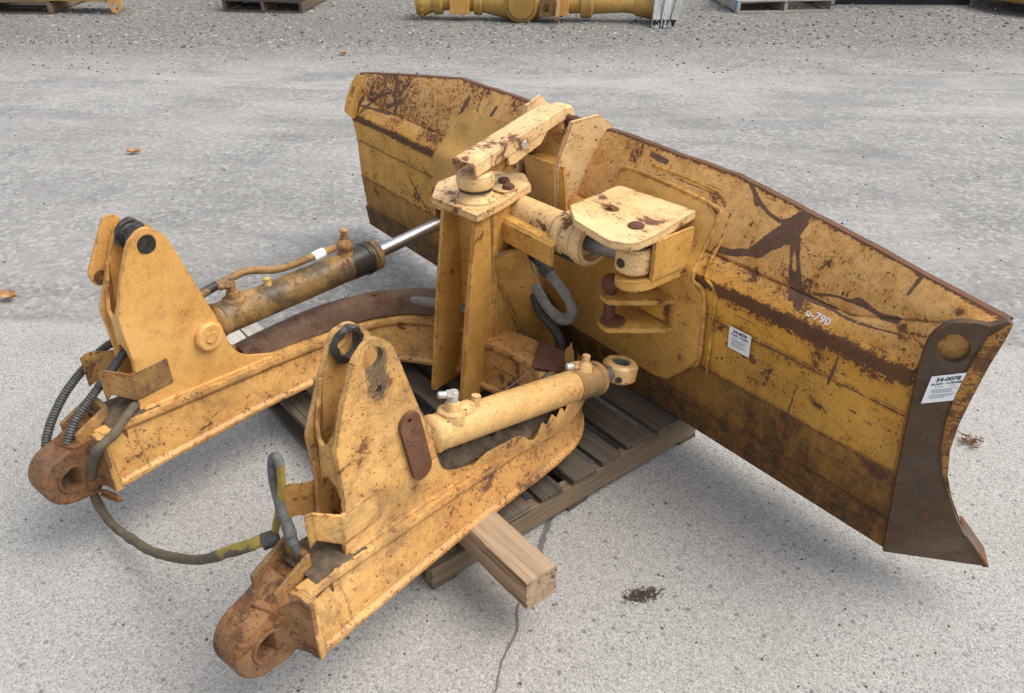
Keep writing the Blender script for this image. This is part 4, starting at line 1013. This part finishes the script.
# crack in the apron
m, nt, b_ = newmat('crack_filler'); b_.inputs['Base Color'].default_value = (.13, .127, .12, 1); b_.inputs['Roughness'].default_value = .95
bm = B(); rng = random.Random(4); C = smooth_path([(-1.60, 1.52, 0), (-1.50, 1.36, 0), (-1.43, 1.26, 0), (-1.38, 1.22, 0), (-1.30, 1.07, 0), (-1.22, .985, 0), (-1.17, .90, 0), (-1.10, .81, 0), (-1.03, .66, 0), (-.9, .5, 0)], 14)
pr = None
for i, p in enumerate(C):
    d = (C[min(i + 1, len(C) - 1)] - C[max(i - 1, 0)]).normalized(); n_ = Vector((-d.y, d.x, 0)); w = (.0022 + .002 * rng.random()) * (1 + 1.6 * max(0, noise.noise(p * 9)) + (1.5 if p.y > 1.2 else 0)); o = n_ * (.008 * noise.noise(p * 11) + .003 * noise.noise(p * 50))
    a, b = bm.verts.new(p + o + n_ * w + Vector((0, 0, .0015))), bm.verts.new(p + o - n_ * w + Vector((0, 0, .0015)))
    if pr: bm.faces.new((pr[0], a, b, pr[1]))
    pr = (a, b)
obj('pavement_crack', bm, m, kind='structure')
# loose stones: nobody could count them
def pebbles(name, n, fn, r0, r1, mat, seed):
    rng = random.Random(seed); bm = B()
    ico = bmesh.new(); bmesh.ops.create_icosphere(ico, subdivisions=1, radius=1)
    vs = [v.co.copy() for v in ico.verts]; fs = [[v.index for v in f.verts] for f in ico.faces]; ico.free()
    for _ in range(n):
        x, y = fn(rng); r = r0 + (r1 - r0) * rng.random() ** 3; s = (rng.uniform(.7, 1.3), rng.uniform(.7, 1.3), rng.uniform(.45, .8)); a = rng.random() * 6.28
        ca, sa = math.cos(a), math.sin(a); nv = []
        for v in vs:
            q = Vector((v.x * s[0], v.y * s[1], v.z * s[2])) * (r * (1 + .25 * (rng.random() - .5)))
            nv.append(bm.verts.new((x + q.x * ca - q.y * sa, y + q.x * sa + q.y * ca, q.z + r * s[2] * .45)))
        for f in fs: bm.faces.new([nv[i] for i in f])
    me = bpy.data.meshes.new(name); bm.to_mesh(me); bm.free(); me.materials.append(mat)
    o = bpy.data.objects.new(name, me); COL.objects.link(o); o['kind'] = 'stuff'; o['label'] = 'loose grey stones scattered over the yard'; o['category'] = 'gravel'
    return o
def stone_mat():
    m, nt, b = newmat('loose_stone'); pos = N(nt, 'ShaderNodeNewGeometry')
    rn = pos.outputs['Random Per Island']
    c = ramp(nt, rn, [(0, (.07, .07, .072)), (.45, (.16, .155, .15)), (.8, (.30, .29, .275)), (1, (.50, .48, .45))])
    L(nt, c, b.inputs['Base Color']); b.inputs['Roughness'].default_value = .9; return m
SM = stone_mat()
fh = Vector((-.7815, .6239)); rt = Vector((.6239, .7815))
def zone(d0, d1, spread):
    def fn(rng):
        d = d0 + (d1 - d0) * rng.random(); s = (rng.random() * 2 - 1) * (spread * d + 1); p = fh * d + rt * s; return p.x, p.y
    return fn
pebbles('gravel', 1500, zone(1.2, 5.5, .75), .0012, .0062, SM, 1)
pebbles('gravel', 1500, zone(3.5, 9.2, .72), .002, .009, SM, 2)
pebbles('gravel', 1500, zone(8.0, 9.6, .75), .004, .016, SM, 6)
pebbles('gravel', 8500, zone(9.1, 14, .75), .006, .022, SM, 3)

M['flake'] = plain('rust_flake', (.12, .062, .035), .9, 0, .5, 60)
def under(rng):
    while True:
        x, y = rng.uniform(-3.6, -.4), rng.uniform(.2, 2.6)
        if not (-2.75 < x < -1.48 and .87 < y < 2.13): return x, y
fl = pebbles('rust_flakes', 650, under, .0012, .0045, M['flake'], 21); fl['label'] = 'brown rust flakes and grit shed on the ground round the blade'; fl['category'] = 'grit'

# ---- leaves and litter
def leaf(name, loc, rz, size, mat, label, cat, curl=.25, tilt=0):
    bm = B(); g = []
    for i in range(11):
        t = i / 10; w = .30 * math.sin(math.pi * min(1, t * 1.02)) ** .75 * (1 + .15 * math.sin(t * 19)); row = []
        for j in range(5):
            v = (j - 2) / 2; row.append(bm.verts.new((size * (t - .5), size * w * v, size * (curl * abs(v) ** 2 * .5 + curl * 1.2 * (t - .5) ** 2 + .02))))
        g.append(row)
    for a, b in zip(g, g[1:]):
        for j in range(4): bm.faces.new((a[j], a[j + 1], b[j + 1], b[j]))
    bmesh.ops.remove_doubles(bm, verts=bm.verts, dist=1e-4)
    bmesh.ops.solidify(bm, geom=bm.faces[:], thickness=.0008)
    o = obj(name, bm, mat, None, Matrix.Translation(loc) @ Matrix.Rotation(rz, 4, 'Z') @ Matrix.Rotation(tilt, 4, 'X'), sharp=80)
    tag(o, label, cat); return o
M['leaf1'] = plain('tan_leaf', (.50, .27, .12), .6, 0, .4, 40); M['leaf2'] = plain('brown_leaf', (.24, .13, .065), .7, 0, .5, 40)
M['straw'] = plain('dry_straw', (.09, .052, .036), .9, 0, .5, 50)
leaf('dead_leaf', (-4.36, .265, .012), R(42), .10, 'leaf1', 'tan dead leaf curled on the ground beside the far tower', 'leaf', .5, R(12))
leaf('dead_leaf', (-6.19, 1.44, .01), R(55), .10, 'leaf1', 'small tan dead leaf alone in the middle of the grey yard', 'leaf', .4)
leaf('dead_leaf', (-7.95, 4.1, .01), R(20), .10, 'leaf1', 'tiny pale leaf lying on the gravel beyond the left end of the blade', 'leaf', .4)
bm = B(); rng = random.Random(9)
for k in range(34):
    c = Vector((rng.gauss(0, .022), rng.gauss(0, .016), abs(rng.gauss(.008, .006)) + .003)); a = rng.random() * 6.28; l = rng.uniform(.008, .02)
    dv = Vector((math.cos(a), math.sin(a), rng.uniform(-.15, .3))) * l; tube(bm, [c - dv, c, c + dv], .0022, 5)
o = obj('dry_seed_head', bm, 'leaf2', None, Matrix.Translation((-.815, 2.90, .006))); tag(o, 'brown dry seed cluster on the ground beyond the right end plate', 'litter')
bm = B(); rng = random.Random(12)
for k in range(170):
    t = rng.gauss(0, 1); c = Vector((.034 * t, rng.gauss(0, .013) + .006 * t, abs(rng.gauss(.001, .0025)) + .001)); a = rng.gauss(.2, .8); l = rng.uniform(.002, .008)
    dv = Vector((math.cos(a), math.sin(a), rng.uniform(-.1, .1))) * l; tube(bm, [c - dv, c, c + dv], .0015, 4)
o = obj('dry_moss_clump', bm, 'straw', None, Matrix.Translation((-1.085, 1.375, .002)) @ Matrix.Rotation(R(52), 4, 'Z')); tag(o, 'dark brown clump of dry moss on the pavement near the timber end', 'litter')

# ================================================================== THINGS ALONG THE FAR VERGE
VZ = math.atan2(.78, .62)     # across the picture
gp = 'pallets along the far verge'
PA = pallet((-13.35, 1.00, 0), VZ - .05, 1.72, 1.1, .15, 'grey pallet at the far left under a long yellow beam', gp, seed=7)
PBp = pallet((-11.03, 4.06, 0), R(44), 1.06, .95, .15, 'lower grey pallet of the stack beyond the left end of the blade', gp, seed=8)
PB2 = pallet((-11.03, 4.07, .151), R(44), 1.06, .95, .15, 'upper grey pallet of the stack beyond the left end of the blade', gp, seed=9)
PC = pallet((-6.84, 9.12, 0), R(57.5), 1.28, 1.1, .15, 'pale pallet with a blue corner carrying yellow machine parts', gp, cols=('greyboard', 'greyboard'), seed=10, blue=True)
# long yellow beam with a lug
bm = B()
VM = Matrix.Translation((-13.4, 1.0, 0)) @ Matrix.Rotation(VZ - .05, 4, 'Z')
bp = empty('yellow_beam', (-13.4, 1.0, .15), 'long yellow steel beam lying on the far left pallet, a lug at its end', 'beam')
prism(bm, [(.0, .152), (.0, .20), (.03, .32), (.35, .34), (.4, .152)], -.5, 2.62, XS); obj('beam_body', bm, 'gold', bp, VM, .006)
bm = B(); prism(bm, rounded([(2.50, .22), (2.53, .03), (2.60, .02), (2.66, .05), (2.70, .22)], .03), -.03, -.005, YS, [circle(2.595, .10, .035, 18, .05)]); obj('lug', bm, 'tower', bp, VM, .004)
# axle housing
AX0 = Vector((-9.12, 5.78, 0)); AX1 = Vector((-7.08, 7.96, 0)); ad = (AX1 - AX0).normalized(); al = (AX1 - AX0).length
ax = empty('axle_housing', tuple((AX0 + AX1) / 2), 'golden yellow machine axle with round hubs lying on the gravel beyond the blade', 'axle')
h = Vector((0, 0, .20)); pn = Vector((ad.y, -ad.x, 0))
bm = B(); lathe(bm, AX0 + h, AX1 + h, [(.1, .08), (.2, .11), (.44, .10), (.46, .145), (.52, .145), (.54, .11), (.70, .11), (.72, .15), (.80, .155), (.82, .12), (.9, .14), (1.18, .20), (1.43, .20), (1.7, .13), (1.74, .16), (1.80, .16), (1.82, .12), (2.0, .115), (2.02, .165), (2.14, .17), (2.17, .12), (al - .45, .10), (al - .15, .13), (al - .1, .10)], 36); obj('axle_tube', bm, 'gold', ax)
for s, e in ((0, .32), (al - .34, al)):
    bm = B(); prof = [(s, .11), (s + .01, .16), (s + .07, .175), (s + .10, .165), (s + .20, .13), (s + .24, .15), (e, .15), (e + .02, .10)] if s == 0 else [(s, .11), (s + .05, .14), (s + .12, .15), (s + .22, .17), (s + .26, .19), (e - .01, .18), (e, .12)]
    p0 = AX0 + h
    lathe(bm, p0 - ad * 0, p0 + ad, prof, 36); hb = obj('hub', bm, 'gold', ax)
    bm = B()
    for k in range(14):
        t = 2 * math.pi * k / 14; u_, w_ = basis(ad); c = p0 + ad * (s + .085 if s == 0 else e - .04) + (u_ * math.cos(t) + w_ * math.sin(t)) * (.172 if s == 0 else .186)
        hexbolt(bm, c, (u_ * math.cos(t) + w_ * math.sin(t)), .018, .016)
    obj('hub_bolt', bm, 'gold', hb)
c = AX0 + ad * 1.30 + Vector((0, 0, .20))
bm = B(); lathe(bm, c + pn * .02, c + pn, [(0, .24), (.16, .21), (.19, .19), (.20, .155), (.215, .150), (.22, .10)], 36); obj('differential_cover', bm, 'gold', ax)
bm = B(); ring(bm, c + pn * .215, pn, .02, .17, .145, 32); obj('cover_rim', bm, 'dirty', ax)
for t0 in (.55, 1.75):
    bm = B(); p = AX0 + ad * t0 + Vector((0, 0, .14)); Rm = Matrix.Translation(p) @ Matrix.Rotation(math.atan2(ad.y, ad.x), 4, 'Z'); b2 = B(); box(b2, -.12, .12, -.17, .10, -.06, .14)
    for f in b2.faces: bm.faces.new([bm.verts.new(Rm @ v.co) for v in f.verts])
    b2.free(); obj('spring_pad', bm, 'tower', ax, MI, .008)
bm = B(); p = c + ad * .30 + pn * .18; prism(bm, rounded([(-.09, -.12), (.11, -.10), (.12, .08), (-.05, .12)], .03), -.03, .03, lambda a_, b_, c_: p + ad * a_ + Vector((0, 0, b_ - .02)) + pn * c_, [circle(.01, -.01, .045, 18)]); obj('yoke', bm, 'dirty', ax, MI, .006)
bm = B(); p2 = p + ad * .13 + pn * .06; prism(bm, [(-.02, -.16), (.03, -.15), (.05, .10), (.0, .12)], -.03, .03, lambda a_, b_, c_: p2 + ad * a_ + Vector((0, 0, b_)) + pn * c_); obj('link_plate', bm, 'cream', ax, MI, .006)
# posts leaning by the axle
for k, (sx, lean) in enumerate(((0, .05), (.10, .10), (.19, .20))):
    o0 = Vector((-6.885 + rt.x * sx, 7.66 + rt.y * sx, 0)); bm = B()
    rng = random.Random(30 + k); rings = []
    for i in range(12):
        z = .0 + 1.0 * i / 11; w = .042 + .004 * rng.random()
        ctr = o0 + Vector((rt.x, rt.y, 0)) * (lean * z * 1.4 + .03 * z) + Vector((fh.x, fh.y, 0)) * .42 * z
        rings.append([bm.verts.new(ctr + Vector((rt.x, rt.y, 0)) * (w * a_) + Vector((fh.x, fh.y, 0)) * (.03 * b_) + Vector((0, 0, (.02 * rng.random() if i == 0 else 0) + z))) for a_, b_ in ((-1, -1), (1, -1), (1, 1), (-1, 1))])
    for a_, b_ in zip(rings, rings[1:]):
        for j in range(4): bm.faces.new((a_[j - 1], a_[j], b_[j], b_[j - 1]))
    bm.faces.new(rings[0]); bm.faces.new(rings[-1][::-1])
    po = obj('fence_post', bm, 'greypost', None, MI, .004)
    tag(po, ('grey weathered post beside the axle hub, leftmost of three', 'grey weathered post beside the axle hub, middle of three', 'grey weathered post beside the axle hub, rightmost and most tilted of three')[k], 'post', 'grey posts leaning by the axle')
    bm = B(); rng = random.Random(k)
    for _ in range(9):
        q = o0 + Vector((rng.uniform(-.04, .04), rng.uniform(-.04, .04), 0)); tube(bm, [q, q + Vector((rng.uniform(-.02, .02), rng.uniform(-.02, .02), .04)), q + Vector((0, 0, .09))], .009, 5)
    obj('splintered_foot', bm, 'dark', po)
# yellow parts on the pale pallet
PM = WM[PC.name]
mp = empty('machine_part', tuple(PM @ Vector((.4, .4, .15))), 'yellow steel machine part bolted to feet on the pale pallet', 'machine part')
bm = B()
for x in (.06, .34, .52): box(bm, x, x + .13, .10, .4, .152, .22)
obj('foot', bm, 'tower', mp, PM, .006)
bm = B(); prism(bm, [(.10, .222), (.10, .36), (.2, .48), (.6, .48), (.6, .222)], .03, .72, XS); obj('part_body', bm, 'gold', mp, PM, .01)
# yellow tray and an added dark shade block at the far right
tr = empty('yellow_dish', (-4.75, 12.25, 0), 'big round yellow steel dish on thin legs at the far right', 'dish')
bm = B(); lathe(bm, (-4.62, 12.55, .10), (-4.62, 12.55, 1), [(0, .55), (.04, .78), (.10, .86), (.14, .86), (.13, .80), (.05, .5)], 48); obj('dish_body', bm, 'tower', tr, MI, .004)
bm = B()
for k in range(4): t = k * 1.57 + .6; cyl(bm, (-4.62 + .66 * math.cos(t), 12.55 + .66 * math.sin(t), 0), (-4.62 + .66 * math.cos(t), 12.55 + .66 * math.sin(t), .13), .015, n=10)
obj('leg', bm, 'steel', tr)
SK = Matrix.Translation((-5.98, 10.72, 0)) @ Matrix.Rotation(R(50), 4, 'Z')  # made-up block; its near-black colour stands in for a band of shade
sk = empty('shade_block', (-5.98, 10.72, 0), 'added low dark skid in the shade beyond the pale pallet', 'block')
bm = B(); box(bm, -.7, 1.4, .25, 1.3, .16, .75); obj('block_body', bm, 'dark', sk, SK, .01)
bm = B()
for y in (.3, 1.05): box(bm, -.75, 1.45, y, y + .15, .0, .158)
obj('block_runner', bm, 'dark', sk, SK, .01)

# ================================================================== LIGHT, SKY, CAMERA
SUN_EL = R(58); SD = rt * .92 - fh * .12; SD.normalize()
sund = Vector((SD.x * math.cos(SUN_EL), SD.y * math.cos(SUN_EL), math.sin(SUN_EL)))
sl = bpy.data.lights.new('sun', 'SUN'); sl.energy = 1.3; sl.angle = R(52); sl.color = (1, .955, .88)
so = bpy.data.objects.new('sun', sl); COL.objects.link(so); so.rotation_euler = sund.to_track_quat('Z', 'Y').to_euler(); so.location = (0, 0, 20)
w = bpy.data.worlds.new('World'); scene.world = w; w.use_nodes = True; nt = w.node_tree
sky = nt.nodes.new('ShaderNodeTexSky'); sky.sky_type = 'NISHITA'; sky.sun_disc = False; sky.sun_elevation = SUN_EL; sky.sun_rotation = math.atan2(SD.x, SD.y)
sky.dust_density = 3.5; sky.ozone_density = .7; sky.air_density = 1.0
bg = nt.nodes['Background']; bg.inputs['Strength'].default_value = .15
hs = nt.nodes.new('ShaderNodeHueSaturation'); hs.inputs['Saturation'].default_value = .42      # thin high cloud
nt.links.new(sky.outputs[0], hs.inputs['Color']); nt.links.new(hs.outputs[0], bg.inputs[0])

cam = bpy.data.cameras.new('camera'); co = bpy.data.objects.new('camera', cam); COL.objects.link(co); scene.camera = co
cam.sensor_width = 36; cam.lens = 36 * 815 / 1024; cam.clip_end = 600; cam.clip_start = .05
TH = R(32.5); fw = Vector((fh.x * math.cos(TH), fh.y * math.cos(TH), -math.sin(TH)))
co.location = (0, 0, 2.0); co.rotation_euler = fw.to_track_quat('-Z', 'Y').to_euler()
vs = scene.view_settings; vs.view_transform = 'Standard'; vs.look = 'None'; vs.exposure = .72; vs.gamma = 1; vs.use_curve_mapping = False
scene.render.engine = 'CYCLES'; scene.cycles.use_denoising = True; scene.cycles.max_bounces = 6
